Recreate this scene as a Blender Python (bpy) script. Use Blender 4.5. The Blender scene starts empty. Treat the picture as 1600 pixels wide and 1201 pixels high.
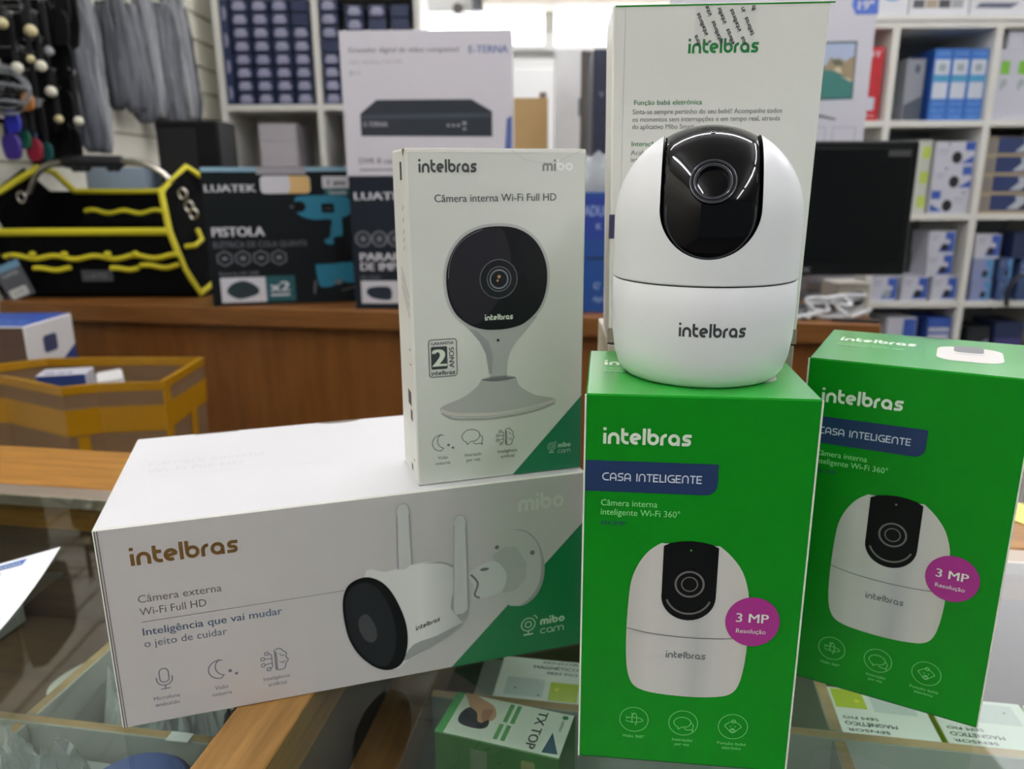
import bpy, bmesh, math, random
from mathutils import Vector, Matrix
PI = math.pi
C = bpy.context.scene.collection
sc = bpy.context.scene

# ------------------------------------------------------------------ camera, world, exposure
FPX, PITCH, ROLL, CAMH = 1205.05, math.radians(14.940), math.radians(0.3213), 0.27367
cd = bpy.data.cameras.new('camera'); cam = bpy.data.objects.new('camera', cd); C.objects.link(cam)
cd.sensor_width = 36.0; cd.lens = FPX / 1600 * 36.0; cd.clip_start = 0.01; cd.clip_end = 60
cam.matrix_world = Matrix.Translation((0, 0, CAMH)) @ Matrix.Rotation(PI / 2 - PITCH, 4, 'X') @ Matrix.Rotation(-ROLL, 4, 'Z')
cd.dof.use_dof = True; cd.dof.focus_distance = 0.345; cd.dof.aperture_fstop = 10.5
sc.camera = cam
w = bpy.data.worlds.new('world'); sc.world = w; w.use_nodes = True
w.node_tree.nodes['Background'].inputs[0].default_value = (0.86, 0.94, 1.0, 1)
w.node_tree.nodes['Background'].inputs[1].default_value = 0.12
vs = sc.view_settings
vs.view_transform = 'Standard'; vs.look = 'None'; vs.exposure = 0.72; vs.gamma = 1.0; vs.use_curve_mapping = False
TUBE_STRENGTH = 38.0
WINDOW_STRENGTH = 5.0

# ------------------------------------------------------------------ design helpers
def ray(px, py):
    u = (px - 800) / FPX; v = (600.5 - py) / FPX
    cr, sr = math.cos(-ROLL), math.sin(-ROLL)
    u, v = cr * u - sr * v, sr * u + cr * v
    c, s = math.cos(PITCH), math.sin(PITCH)
    return Vector((u, c + v * s, -s + v * c))
def atz(px, py, z=0.0):
    d = ray(px, py); t = (z - CAMH) / d.z
    return Vector((d.x * t, d.y * t, z))
def aty(px, py, y):
    d = ray(px, py); t = y / d.y
    return Vector((d.x * t, y, CAMH + d.z * t))

# ------------------------------------------------------------------ materials
def lin(c):
    return tuple(((x / 255) / 12.92 if x / 255 <= 0.04045 else ((x / 255 + 0.055) / 1.055) ** 2.4) for x in c)
MATS = {}
def mat(name, rgb=None, rough=0.5, metal=0.0, spec=0.5, coat=0.0, noise=0.0, nscale=60.0, linear=None, bump=0.0, sheen=0.0):
    if name in MATS: return MATS[name]
    m = bpy.data.materials.new(name); m.use_nodes = True; MATS[name] = m
    nt = m.node_tree; b = nt.nodes['Principled BSDF']
    col = tuple(linear) if linear else lin(rgb)
    b.inputs['Base Color'].default_value = (*col, 1)
    b.inputs['Roughness'].default_value = rough; b.inputs['Metallic'].default_value = metal
    b.inputs['Specular IOR Level'].default_value = spec
    b.inputs['Coat Weight'].default_value = coat; b.inputs['Coat Roughness'].default_value = 0.15
    if noise or bump:
        tc = nt.nodes.new('ShaderNodeTexCoord'); n = nt.nodes.new('ShaderNodeTexNoise')
        n.inputs['Scale'].default_value = nscale; n.inputs['Detail'].default_value = 4
        nt.links.new(tc.outputs['Object'], n.inputs['Vector'])
        if noise:
            r = nt.nodes.new('ShaderNodeMix'); r.data_type = 'RGBA'
            r.inputs[6].default_value = (*[x * (1 - noise) for x in col], 1); r.inputs[7].default_value = (*[min(1, x * (1 + noise)) for x in col], 1)
            nt.links.new(n.outputs['Fac'], r.inputs[0]); nt.links.new(r.outputs[2], b.inputs['Base Color'])
        if bump:
            bp = nt.nodes.new('ShaderNodeBump'); bp.inputs['Strength'].default_value = bump; bp.inputs['Distance'].default_value = 0.002
            nt.links.new(n.outputs['Fac'], bp.inputs['Height']); nt.links.new(bp.outputs[0], b.inputs['Normal'])
    return m
def wood(name, a, b_, rough=0.42, scale=(1.5, 26, 26), spec=0.4):
    m = bpy.data.materials.new(name); m.use_nodes = True; nt = m.node_tree; b = nt.nodes['Principled BSDF']
    tc = nt.nodes.new('ShaderNodeTexCoord'); mp = nt.nodes.new('ShaderNodeMapping'); n = nt.nodes.new('ShaderNodeTexNoise')
    mp.inputs['Scale'].default_value = scale; n.inputs['Scale'].default_value = 3.0; n.inputs['Detail'].default_value = 6; n.inputs['Roughness'].default_value = 0.65
    rp = nt.nodes.new('ShaderNodeValToRGB'); rp.color_ramp.elements[0].color = (*lin(a), 1); rp.color_ramp.elements[1].color = (*lin(b_), 1)
    rp.color_ramp.elements[0].position = 0.32; rp.color_ramp.elements[1].position = 0.68
    nt.links.new(tc.outputs['Object'], mp.inputs[0]); nt.links.new(mp.outputs[0], n.inputs['Vector']); nt.links.new(n.outputs['Fac'], rp.inputs[0])
    nt.links.new(rp.outputs[0], b.inputs['Base Color']); b.inputs['Roughness'].default_value = rough; b.inputs['Specular IOR Level'].default_value = spec
    MATS[name] = m; return m
def hgrad(name, stops, rough=0.5, axis=0):
    """ink whose tone runs across the print: stops of (metres along the thing's own x, rgb)"""
    m = bpy.data.materials.new(name); m.use_nodes = True; nt = m.node_tree; b = nt.nodes['Principled BSDF']
    tc = nt.nodes.new('ShaderNodeTexCoord'); sp = nt.nodes.new('ShaderNodeSeparateXYZ'); mr = nt.nodes.new('ShaderNodeMapRange'); rp = nt.nodes.new('ShaderNodeValToRGB')
    lo, hi = stops[0][0], stops[-1][0]; mr.inputs[1].default_value = lo; mr.inputs[2].default_value = hi
    el = rp.color_ramp.elements
    while len(el) < len(stops): el.new(0.5)
    for e, (x, c) in zip(el, stops): e.position = (x - lo) / (hi - lo); e.color = (*lin(c), 1)
    nt.links.new(tc.outputs['Object'], sp.inputs[0]); nt.links.new(sp.outputs[axis], mr.inputs[0]); nt.links.new(mr.outputs[0], rp.inputs[0]); nt.links.new(rp.outputs[0], b.inputs['Base Color'])
    b.inputs['Roughness'].default_value = rough; MATS[name] = m; return m
def glow(name, rgb, strength):
    m = bpy.data.materials.new(name); m.use_nodes = True; nt = m.node_tree; nt.nodes.clear()
    o = nt.nodes.new('ShaderNodeOutputMaterial'); e = nt.nodes.new('ShaderNodeEmission')
    e.inputs[0].default_value = (*lin(rgb), 1); e.inputs[1].default_value = strength
    nt.links.new(e.outputs[0], o.inputs[0]); MATS[name] = m; return m
def clear(name, tint=(0.93, 0.97, 0.94), ior=1.5, rough=0.0, haze=0.0, hazecol=(0.8, 0.8, 0.8), bump=0.0, bscale=40):
    """thin clear sheet: mirror by Fresnel, the rest passes through"""
    m = bpy.data.materials.new(name); m.use_nodes = True; nt = m.node_tree; nt.nodes.clear()
    o = nt.nodes.new('ShaderNodeOutputMaterial'); t = nt.nodes.new('ShaderNodeBsdfTransparent'); g = nt.nodes.new('ShaderNodeBsdfGlossy')
    f = nt.nodes.new('ShaderNodeFresnel'); mx = nt.nodes.new('ShaderNodeMixShader')
    t.inputs[0].default_value = (*tint, 1); g.inputs['Roughness'].default_value = rough; f.inputs['IOR'].default_value = ior
    g.inputs[0].default_value = (1, 1, 1, 1)
    ge = nt.nodes.new('ShaderNodeNewGeometry'); inv = nt.nodes.new('ShaderNodeMath'); inv.operation = 'SUBTRACT'; inv.inputs[0].default_value = 1.0
    ml = nt.nodes.new('ShaderNodeMath'); ml.operation = 'MULTIPLY'   # mirror only where the ray enters, so the far side does not reflect totally
    nt.links.new(ge.outputs['Backfacing'], inv.inputs[1]); nt.links.new(inv.outputs[0], ml.inputs[0]); nt.links.new(f.outputs[0], ml.inputs[1])
    nt.links.new(ml.outputs[0], mx.inputs[0]); nt.links.new(g.outputs[0], mx.inputs[2])
    if haze:
        d = nt.nodes.new('ShaderNodeBsdfDiffuse'); d.inputs[0].default_value = (*hazecol, 1); m2 = nt.nodes.new('ShaderNodeMixShader')
        m2.inputs[0].default_value = haze; nt.links.new(t.outputs[0], m2.inputs[1]); nt.links.new(d.outputs[0], m2.inputs[2])
        nt.links.new(m2.outputs[0], mx.inputs[1])
    else: nt.links.new(t.outputs[0], mx.inputs[1])
    if bump:
        tc = nt.nodes.new('ShaderNodeTexCoord'); n = nt.nodes.new('ShaderNodeTexNoise'); n.inputs['Scale'].default_value = bscale
        bp = nt.nodes.new('ShaderNodeBump'); bp.inputs['Strength'].default_value = bump; bp.inputs['Distance'].default_value = 0.01
        nt.links.new(tc.outputs['Object'], n.inputs['Vector']); nt.links.new(n.outputs['Fac'], bp.inputs['Height'])
        nt.links.new(bp.outputs[0], g.inputs['Normal']); nt.links.new(bp.outputs[0], f.inputs['Normal'])
    nt.links.new(mx.outputs[0], o.inputs[0]); MATS[name] = m; return m

# ------------------------------------------------------------------ mesh builder
class MB:
    def __init__(s): s.v = []; s.f = []; s.m = []
    def add(s, vs_, fs, mi=0):
        o = len(s.v); s.v += [tuple(v) for v in vs_]
        for f in fs: s.f.append([o + i for i in f]); s.m.append(mi)
    def cbox(s, x0, x1, y0, y1, z0, z1, c=0.001, mi=0, edge=None, faces=None, M=None):
        """chamfered cuboid; faces: dict of '-x','+x','-y','+y','-z','+z' -> material index"""
        edge = mi if edge is None else edge; faces = faces or {}
        cx, cy, cz = (x0 + x1) / 2, (y0 + y1) / 2, (z0 + z1) / 2; X, Y, Z = (x1 - x0) / 2, (y1 - y0) / 2, (z1 - z0) / 2
        c = min(c, X * .9, Y * .9, Z * .9); idx = {}; V = []
        for sx in (-1, 1):
            for sy in (-1, 1):
                for sz in (-1, 1):
                    for k in range(3):
                        p = [sx * (X - c), sy * (Y - c), sz * (Z - c)]; p[k] = (sx * X, sy * Y, sz * Z)[k]
                        q = Vector((cx + p[0], cy + p[1], cz + p[2])); idx[sx, sy, sz, k] = len(V); V.append(M @ q if M else q)
        def I(k, a, b, sgn):
            t = [0, 0, 0]; t[k] = sgn; o = [i for i in range(3) if i != k]; t[o[0]] = a; t[o[1]] = b
            return idx[t[0], t[1], t[2], k]
        F = []; mm = []
        for k in range(3):
            for sg in (-1, 1):
                q = [I(k, -1, -1, sg), I(k, 1, -1, sg), I(k, 1, 1, sg), I(k, -1, 1, sg)]
                F.append(q[::-1] if (sg < 0) != (k == 1) else q); mm.append(faces.get(('-' if sg < 0 else '+') + 'xyz'[k], mi))
        for k in range(3):
            a, b = [i for i in range(3) if i != k]
            for sa in (-1, 1):
                for sb in (-1, 1):
                    def g(sk, face):
                        t = [0, 0, 0]; t[k] = sk; t[a] = sa; t[b] = sb; return idx[t[0], t[1], t[2], face]
                    F.append([g(-1, a), g(1, a), g(1, b), g(-1, b)]); mm.append(edge)
        for sx in (-1, 1):
            for sy in (-1, 1):
                for sz in (-1, 1): F.append([idx[sx, sy, sz, k] for k in range(3)]); mm.append(edge)
        o = len(s.v); s.v += [tuple(v) for v in V]; s.f += [[o + i for i in f] for f in F]; s.m += mm
        return s
    def tube(s, path, r, n=8, mi=0, cap=True, flat=1.0):
        P = [Vector(p) for p in path]; R = r if isinstance(r, (list, tuple)) else [r] * len(P)
        rings = []; up = None
        for i, p in enumerate(P):
            t = (P[min(i + 1, len(P) - 1)] - P[max(i - 1, 0)])
            t = t.normalized() if t.length > 1e-9 else Vector((0, 0, 1))
            if up is None: up = Vector((0, 0, 1)) if abs(t.z) < .9 else Vector((1, 0, 0))
            a = t.cross(up).normalized(); b = a.cross(t).normalized(); up = b
            rings.append([p + (a * math.cos(2 * PI * k / n) + b * math.sin(2 * PI * k / n) * flat) * R[i] for k in range(n)])
        o = []; fs = []
        for rg in rings: o += rg
        for i in range(len(P) - 1):
            for k in range(n): fs.append([i * n + k, i * n + (k + 1) % n, (i + 1) * n + (k + 1) % n, (i + 1) * n + k])
        if cap: fs += [list(range(n))[::-1], [(len(P) - 1) * n + k for k in range(n)]]
        s.add(o, fs, mi); return s
    def lathe(s, prof, n=48, mi=0, M=None):
        """prof: (r,z) pairs; poles where r==0"""
        o = []; fs = []; ring = []
        for r, z in prof:
            if r < 1e-7: ring.append([len(o)]); o.append(Vector((0, 0, z)))
            else:
                ring.append(list(range(len(o), len(o) + n)))
                o += [Vector((r * math.cos(2 * PI * k / n), r * math.sin(2 * PI * k / n), z)) for k in range(n)]
        for a, b in zip(ring, ring[1:]):
            for k in range(n):
                q = [a[k % len(a)], a[(k + 1) % n % len(a)], b[(k + 1) % n % len(b)], b[k % len(b)]]
                q2 = []
                for i in q:
                    if i not in q2: q2.append(i)
                if len(q2) > 2: fs.append(q2)
        s.add([M @ v if M else v for v in o], fs, mi); return s
    def prism(s, poly, d0, d1, axis='y', mi=0, M=None):
        """poly of 2D points extruded along an axis: y -> (x,z), z -> (x,y), x -> (y,z)"""
        def P(a, b, d): return Vector((a, d, b)) if axis == 'y' else Vector((a, b, d)) if axis == 'z' else Vector((d, a, b))
        n = len(poly); V = [P(a, b, d0) for a, b in poly] + [P(a, b, d1) for a, b in poly]
        fs = [list(range(n)), list(range(2 * n - 1, n - 1, -1))] + [[i, i + n, (i + 1) % n + n, (i + 1) % n] for i in range(n)]
        s.add([M @ v if M else v for v in V], fs, mi); return s
    def ball(s, c, r, n=12, mi=0, sz=1.0):
        pr = [(math.sin(PI * i / (n // 2)) * r if 0 < i < n // 2 else 0, -math.cos(PI * i / (n // 2)) * r * sz) for i in range(n // 2 + 1)]
        return s.lathe(pr, n, mi, Matrix.Translation(c))
    def mesh(s, name, mats, smooth=False, recalc=True, angle=35):
        me = bpy.data.meshes.new(name); me.from_pydata(s.v, [], s.f)
        for m in (mats if isinstance(mats, (list, tuple)) else [mats]): me.materials.append(m)
        me.polygons.foreach_set('material_index', s.m)
        if recalc:
            b = bmesh.new(); b.from_mesh(me); bmesh.ops.recalc_face_normals(b, faces=b.faces); b.to_mesh(me); b.free()
        if smooth:
            me.polygons.foreach_set('use_smooth', [True] * len(me.polygons)); me.set_sharp_from_angle(angle=math.radians(angle))
        me.update(); return me
    def build(s, name, mats, parent=None, smooth=False, label=None, recalc=True, angle=35):
        o = bpy.data.objects.new(name, s.mesh(name, mats, smooth, recalc, angle)); C.objects.link(o)
        if parent: o.parent = parent
        if label: o['label'] = label
        return o
def tag(o, label, cat, group=None):
    o['label'] = label; o['category'] = cat
    if group: o['group'] = group
    return o
def thing(name, label, cat, loc=(0, 0, 0), rz=0.0, group=None):
    o = bpy.data.objects.new(name, None); C.objects.link(o); o.empty_display_size = 0.02
    o.location = loc; o.rotation_euler = (0, 0, rz); return tag(o, label, cat, group)
def structure(o):
    o['kind'] = 'structure'; return o
def dup(root, loc, rz, label=None, group=None):
    r = root.copy(); C.objects.link(r); r.location = loc; r.rotation_euler = (0, 0, rz)
    if label: r['label'] = label
    if group: r['group'] = group
    for ch in list(root.children):
        c = ch.copy(); C.objects.link(c); c.parent = r
        for g in list(ch.children):
            d = g.copy(); C.objects.link(d); d.parent = c
    return r

# ------------------------------------------------------------------ printing: flat ink on a face
_txt = {}
def glyphs(body, bold=0.0):
    k = (body, bold)
    if k not in _txt:
        cu = bpy.data.curves.new('lettering', 'FONT'); cu.body = body; cu.size = 1.0; cu.offset = bold; cu.resolution_u = 3
        o = bpy.data.objects.new('lettering', cu); C.objects.link(o)
        dg = bpy.context.evaluated_depsgraph_get(); me = o.evaluated_get(dg).to_mesh()
        _txt[k] = ([(v.co.x, v.co.y) for v in me.vertices], [list(p.vertices) for p in me.polygons])
        o.evaluated_get(dg).to_mesh_clear(); bpy.data.objects.remove(o); bpy.data.curves.remove(cu)
    return _txt[k]
def arc(cx, cy, r, a0, a1, n=10):
    return [(cx + r * math.cos(math.radians(a0 + (a1 - a0) * i / n)), cy + r * math.sin(math.radians(a0 + (a1 - a0) * i / n))) for i in range(n + 1)]
def fontset(wd):
    """rounded geometric lower-case strokes, x-height 1, stroke width wd"""
    h = wd / 2; R = .5 - h; T = 1 - h; G = {}
    G['i'] = ([[(h, 0), (h, .93)], [(h, 1.16), (h, 1.16 + wd * .9)]], wd + .13)
    G['n'] = ([[(h, 0)] + arc(.5, .5, R, 180, 0) + [(1 - h, 0)]], 1.12)
    G['t'] = ([[(h, 1.36), (h, .5)] + arc(.5, .5, R, 180, 270) + [(.66, h)], [(h, T), (.62, T)]], .74)
    G['e'] = ([arc(.5, .5, R, 12, 300, 20), [(.2, .42), (.93, .6)]], 1.1)
    G['l'] = ([[(h, 0), (h, 1.4)]], wd + .13)
    G['b'] = ([[(h, 1.4), (h, .5)], arc(.5, .5, R, 0, 360, 24)], 1.1)
    G['r'] = ([[(h, 0)] + arc(.5, .5, R, 180, 85)], .66)
    G['a'] = ([arc(.5, .5, R, 0, 360, 24), [(1 - h, .5), (1 - h, 0)]], 1.12)
    G['s'] = ([[(.84, T)] + arc(.4, .5 + (T - .5) / 2, (T - .5) / 2, 90, 270, 8) + arc(.5, .5 - (T - .5) / 2, (T - .5) / 2, 90, -90, 8) + [(.05, h)]], .9)
    G['o'] = ([arc(.5, .5, R, 0, 360, 24)], 1.1)
    G['m'] = ([[(h, 0)] + arc(.42, .58, .42 - h, 180, 0) + [(.84 - h, 0)], arc(.42 + .84 - wd, .58, .42 - h, 180, 0) + [(1.68 - wd - h, 0)]], 1.8 - wd)
    G['c'] = ([arc(.5, .5, R, 50, 310, 18)], .95)
    # capitals, height 1
    G['C'] = ([[(.85, T)] + arc(.5, .5, R, 90, 270, 14) + [(.85, h)]], .98)
    G['A'] = ([[(h, 0), (h, .6)] + arc(.42, .58, .42 - h, 180, 0) + [(.84 - h, 0)], [(h, .34), (.84 - h, .34)]], .98)
    G['S'] = ([[(.72, T)] + arc(.3, .5 + (T - .5) / 2, (T - .5) / 2, 90, 270, 8) + arc(.45, .5 - (T - .5) / 2, (T - .5) / 2, 90, -90, 8) + [(.03, h)]], .84)
    G['I'] = ([[(h, 0), (h, 1)]], wd + .16)
    G['N'] = ([[(h, 0), (h, .6)] + arc(.42, .58, .42 - h, 180, 0) + [(.84 - h, 0)]], .98)
    G['T'] = ([[(0, T), (.72, T)], [(.36, T), (.36, 0)]], .82)
    G['E'] = ([[(.66, T), (h, T), (h, h), (.66, h)], [(h, .5), (.6, .5)]], .8)
    G['L'] = ([[(h, 1), (h, h), (.58, h)]], .68)
    G['G'] = ([[(.86, T)] + arc(.5, .5, R, 90, 270, 14) + [(.86, h), (.86, .46), (.52, .46)]], 1.02)
    return G
class Face:
    """a plane on a thing to print on: origin, across, up; units are millimetres"""
    def __init__(s, o, U, V, fn=None):
        s.o = Vector(o); s.U = Vector(U); s.V = Vector(V); s.N = s.U.cross(s.V); s.fn = fn
    def pt(s, u, v, L):
        if s.fn: return s.fn(u * .001, v * .001, L * 7e-5 + 1e-4)
        return s.o + s.U * (u * .001) + s.V * (v * .001) + s.N * (L * 7e-5 + 1e-4)
class Ink:
    def __init__(s, face, layer=0): s.F = face; s.L = s.L0 = layer; s.nk = 0; s.mb = MB(); s.mi = 0; s.xf = None
    def P(s, u, v):
        if s.xf: u, v = s.xf(u, v)
        return s.F.pt(u, v, s.L)
    def poly(s, pts): s.mb.add([s.P(*p) for p in pts], [list(range(len(pts)))], s.mi); return s
    def rect(s, x0, y0, x1, y1): return s.poly([(x0, y0), (x1, y0), (x1, y1), (x0, y1)])
    def rrect(s, x0, y0, x1, y1, r, corners=(1, 1, 1, 1)):
        p = []
        for k, (cx, cy, a) in enumerate(((x1 - r, y1 - r, 0), (x0 + r, y1 - r, 90), (x0 + r, y0 + r, 180), (x1 - r, y0 + r, 270))):
            p += arc(cx, cy, r, a, a + 90, 5) if corners[k] else [((x1, y1), (x0, y1), (x0, y0), (x1, y0))[k]]
        return s.poly(p)
    def disc(s, cx, cy, r, ry=None, n=28):
        return s.poly([(cx + r * math.cos(2 * PI * k / n), cy + (ry or r) * math.sin(2 * PI * k / n)) for k in range(n)])
    def line(s, pts, wd, closed=False):
        s.nk += 1; s.L = s.L0 + .05 * (s.nk % 8)   # crossing strokes lie a few microns apart
        n = len(pts); A = []; B = []
        for i in range(n):
            p, q = (pts[(i - 1) % n], pts[(i + 1) % n]) if closed else (pts[max(i - 1, 0)], pts[min(i + 1, n - 1)])
            c = pts[i]
            d1 = Vector((c[0] - p[0], c[1] - p[1])); d2 = Vector((q[0] - c[0], q[1] - c[1]))
            if d1.length < 1e-9: d1 = d2
            if d2.length < 1e-9: d2 = d1
            d1.normalize(); d2.normalize(); t = d1 + d2
            if t.length < 1e-6: t = d1.copy()
            t.normalize(); nn = Vector((-t.y, t.x)); k = min(2.0, 1 / max(.35, nn.dot(Vector((-d1.y, d1.x)))))
            A.append((c[0] + nn.x * wd / 2 * k, c[1] + nn.y * wd / 2 * k)); B.append((c[0] - nn.x * wd / 2 * k, c[1] - nn.y * wd / 2 * k))
        V = [s.P(*p) for p in A] + [s.P(*p) for p in B]
        s.mb.add(V, [[i, n + i, n + (i + 1) % n, (i + 1) % n] for i in range(n if closed else n - 1)], s.mi); return s
    def ring(s, cx, cy, r, wd, ry=None, n=28):
        return s.line([(cx + r * math.cos(2 * PI * k / n), cy + (ry or r) * math.sin(2 * PI * k / n)) for k in range(n)], wd, True)
    def text(s, body, u0, u1, v, cap, bold=0.0):
        V, Fs = glyphs(body); x0 = min(p[0] for p in V); x1 = max(p[0] for p in V)
        hv = glyphs('H')[0]; ch = max(p[1] for p in hv) - min(p[1] for p in hv)
        kx = (u1 - u0) / (x1 - x0) if u1 is not None else cap / ch; ky = cap / ch
        s.nk += 1
        for i, dx in enumerate((-1, 0, 1) if bold else (0,)):   # heavier lettering: the same letters printed a hair apart
            s.L = s.L0 + .05 * (s.nk % 4) + .2 * i
            s.mb.add([s.P(u0 + (x - x0 + dx * bold * .9) * kx, v + y * ky) for x, y in V], Fs, s.mi)
        return s
    def ctext(s, body, uc, v, cap, width=None, bold=0.0):
        V, _ = glyphs(body); hv = glyphs('H')[0]; ch = max(p[1] for p in hv) - min(p[1] for p in hv)
        wd = width or (max(p[0] for p in V) - min(p[0] for p in V)) * cap / ch
        return s.text(body, uc - wd / 2, uc + wd / 2, v, cap, bold)
    def logo(s, word, u0, u1, v, xh, wd=.26, sub=1):
        G = fontset(wd); x = 0; st = []
        for ch in word:
            if ch == ' ': x += .55; continue
            pl, ad = G[ch]
            for p in pl: st.append([(x + a, b) for a, b in p])
            x += ad
        x -= .1; kx = (u1 - u0) / x; h_ = wd
        for p in st:
            q = []
            for a, b in zip(p, p[1:]): q += [(a[0] + (b[0] - a[0]) * t / sub, a[1] + (b[1] - a[1]) * t / sub) for t in range(sub)]
            q.append(p[-1]); old = s.xf
            s.xf = (lambda a, b, old=old: (old or (lambda i, j: (i, j)))(u0 + a * kx, v + b * xh))
            s.line(q, wd); s.xf = old
        return s
    def build(s, name, m, parent, label=None): return s.mb.build(name, m, parent, False, label, recalc=False)
def spline(pts, n=6, closed=False):
    out = []; N = len(pts)
    for i in range(N if closed else N - 1):
        g = lambda k: pts[k % N] if closed else pts[max(0, min(N - 1, k))]
        p0, p1, p2, p3 = g(i - 1), g(i), g(i + 1), g(i + 2)
        for t in range(n):
            t /= n; out.append(tuple(.5 * (2 * b + (c - a) * t + (2 * a - 5 * b + 4 * c - d) * t * t + (3 * b - a - 3 * c + d) * t ** 3) for a, b, c, d in zip(p0, p1, p2, p3)))
    if not closed: out.append(tuple(pts[-1]))
    return out
class Carton:
    """a printed cardboard box: an Empty at the middle of its front bottom edge, a body and print faces"""
    def __init__(s, name, label, cat, loc, rz, w_, d, h, mats, faces=None, edge=0, c=0.0006, group=None, taper=0.0, body='box_body'):
        s.o = thing(name, label, cat, loc, rz, group); s.w, s.d, s.h = w_, d, h
        mb = MB(); mb.cbox(-w_ / 2, w_ / 2, 0, d, 0, h, c, 0, edge, faces)
        if taper: mb.v = [(x * (1 + taper * (z / h - .5)), y, z) for x, y, z in mb.v]
        s.body = mb.build(body, mats, s.o)
        s.front = Face((-w_ / 2, 0, 0), (1, 0, 0), (0, 0, 1)); s.top = Face((-w_ / 2, 0, h), (1, 0, 0), (0, 1, 0))
        s.left = Face((-w_ / 2, d, 0), (0, -1, 0), (0, 0, 1)); s.right = Face((w_ / 2, 0, 0), (0, 1, 0), (0, 0, 1))

# ------------------------------------------------------------------ shared materials
WHITE = mat('white_card', (226, 226, 224), 0.42, spec=0.4, noise=0.015, nscale=30)
WHITEM = mat('cream_card', (226, 228, 220), 0.4, spec=0.4, noise=0.015, nscale=30)
EDGE = mat('paper_edge', (236, 238, 228), 0.5)
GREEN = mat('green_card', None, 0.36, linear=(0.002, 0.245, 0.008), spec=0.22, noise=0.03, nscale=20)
GREENT = mat('green_card_lit_top', None, 0.28, linear=(0.003, 0.40, 0.02), spec=0.6, coat=.8)  # same green ink as the front, lightened to put the top's sheen into colour
GREEN2 = mat('triangle_green', None, 0.36, linear=(0.010, 0.190, 0.062))
DKGREEN = mat('dark_green_ink', None, 0.4, linear=(0.004, 0.06, 0.02))
TXTGREEN = mat('text_green_ink', (18, 128, 62), 0.45)
NAVY = mat('banner_navy', (26, 52, 96), 0.4)
INKW = mat('white_ink', (228, 238, 222), 0.45)
INKPALE = mat('pale_green_ink', (140, 215, 140), 0.45)
INKG = mat('grey_ink', (112, 118, 116), 0.5)
INKD = mat('dark_grey_ink', (58, 64, 64), 0.5)
INKK = mat('black_ink', (16, 17, 20), 0.35)
INKS = mat('slate_ink', (84, 100, 118), 0.5)
INKB = mat('steel_blue_ink', (66, 96, 122), 0.5)
GOLD = mat('bronze_foil', (140, 108, 62), 0.34, metal=0.55)
SILV = mat('silver_foil', (150, 152, 148), 0.36, metal=0.5)
MAGENTA = mat('magenta_ink', (168, 40, 138), 0.45)
PICW = mat('picture_white', (214, 210, 204), 0.5)
PICL = mat('picture_light_grey', (196, 197, 194), 0.5)
PICM = mat('picture_mid_grey', (160, 162, 162), 0.5)
PICD = mat('picture_dark_grey', (112, 115, 116), 0.5)
BLACKP = mat('picture_black', (10, 10, 12), 0.4, spec=.2)
BLACKQ = mat('picture_charcoal', (28, 30, 34), 0.4, spec=.25)
SHELLW = mat('white_plastic', (232, 235, 236), 0.34, spec=0.5)
GLOSSK = mat('gloss_black', (4, 4, 7), 0.05, spec=0.32)
MATTK = mat('matt_black', (12, 12, 14), 0.5)

# ------------------------------------------------------------------ the setting: room shell
def plank(name, x0, x1, y0, y1, z0, z1, m): 
    return structure(MB().cbox(x0, x1, y0, y1, z0, z1, 0.0005).build(name, m))
FLOORZ, CEILZ = -0.95, 1.78
WALLM = mat('wall_paint', (214, 214, 208), 0.6)
plank('floor', -1.45, 3.4, -3.0, 4.9, FLOORZ - .05, FLOORZ, mat('floor_tile', (112, 106, 98), 0.4, noise=.08, nscale=6))
plank('ceiling', -1.45, 3.4, -3.0, 4.9, CEILZ, CEILZ + .05, mat('ceiling_paint', (222, 222, 218), 0.7))
WX = -1.24
def slat_wall():
    mb = MB(); z = FLOORZ; ps = [(WX - .05, FLOORZ)]
    pr = []
    while z < CEILZ - .01:
        z1 = min(z + .098, CEILZ); pr += [(WX, z), (WX, z1 - .012), (WX - .012, z1 - .012), (WX - .012, z1)]; z = z1
    poly = [(WX - .05, FLOORZ)] + pr + [(WX - .05, CEILZ)]
    n = len(poly); V = [(x, -3.0, zz) for x, zz in poly] + [(x, 4.9, zz) for x, zz in poly]
    mb.add(V, [[i, i + n, (i + 1) % n + n, (i + 1) % n] for i in range(n)])
    return structure(mb.build('wall_left', mat('slatwall_melamine', (222, 220, 204), 0.45)))
slat_wall()
plank('wall_right', 3.3, 3.4, -3.0, 4.9, FLOORZ, CEILZ, WALLM)
YB = 4.6
plank('wall_back', WX, 3.3, YB + .06, YB + .12, FLOORZ, CEILZ, mat('back_wall_paint', (232, 232, 228), 0.6))
FRM = mat('window_frame_paint', (226, 228, 224), 0.5)
PANE = glow('daylight_pane', (250, 252, 255), WINDOW_STRENGTH)
def window(n, px0, px1, pt, pb, f=.030, pane=None):
    a = aty(px0, pt, YB); b = aty(px1, pb, YB); x0, x1, z0, z1 = a.x, b.x, b.z, a.z
    mb = MB()
    for q in ((x0 - f, x0, z0 - f, z1 + f), (x1, x1 + f, z0 - f, z1 + f), (x0, x1, z0 - f, z0), (x0, x1, z1, z1 + f)):
        mb.cbox(q[0], q[1], YB - .01 - .003 * n, YB + .06, q[2], q[3], .004)
    fr = structure(mb.build('window_%d' % n, FRM))
    r = .03; p = []
    for cx, cz, a0 in ((x1 - r, z1 - r, 0), (x0 + r, z1 - r, 90), (x0 + r, z0 + r, 180), (x1 - r, z0 + r, 270)): p += arc(cx, cz, r, a0, a0 + 90, 4)
    MB().prism(p, YB + .02, YB + .03, 'y').build('pane', pane or PANE, fr)
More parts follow.
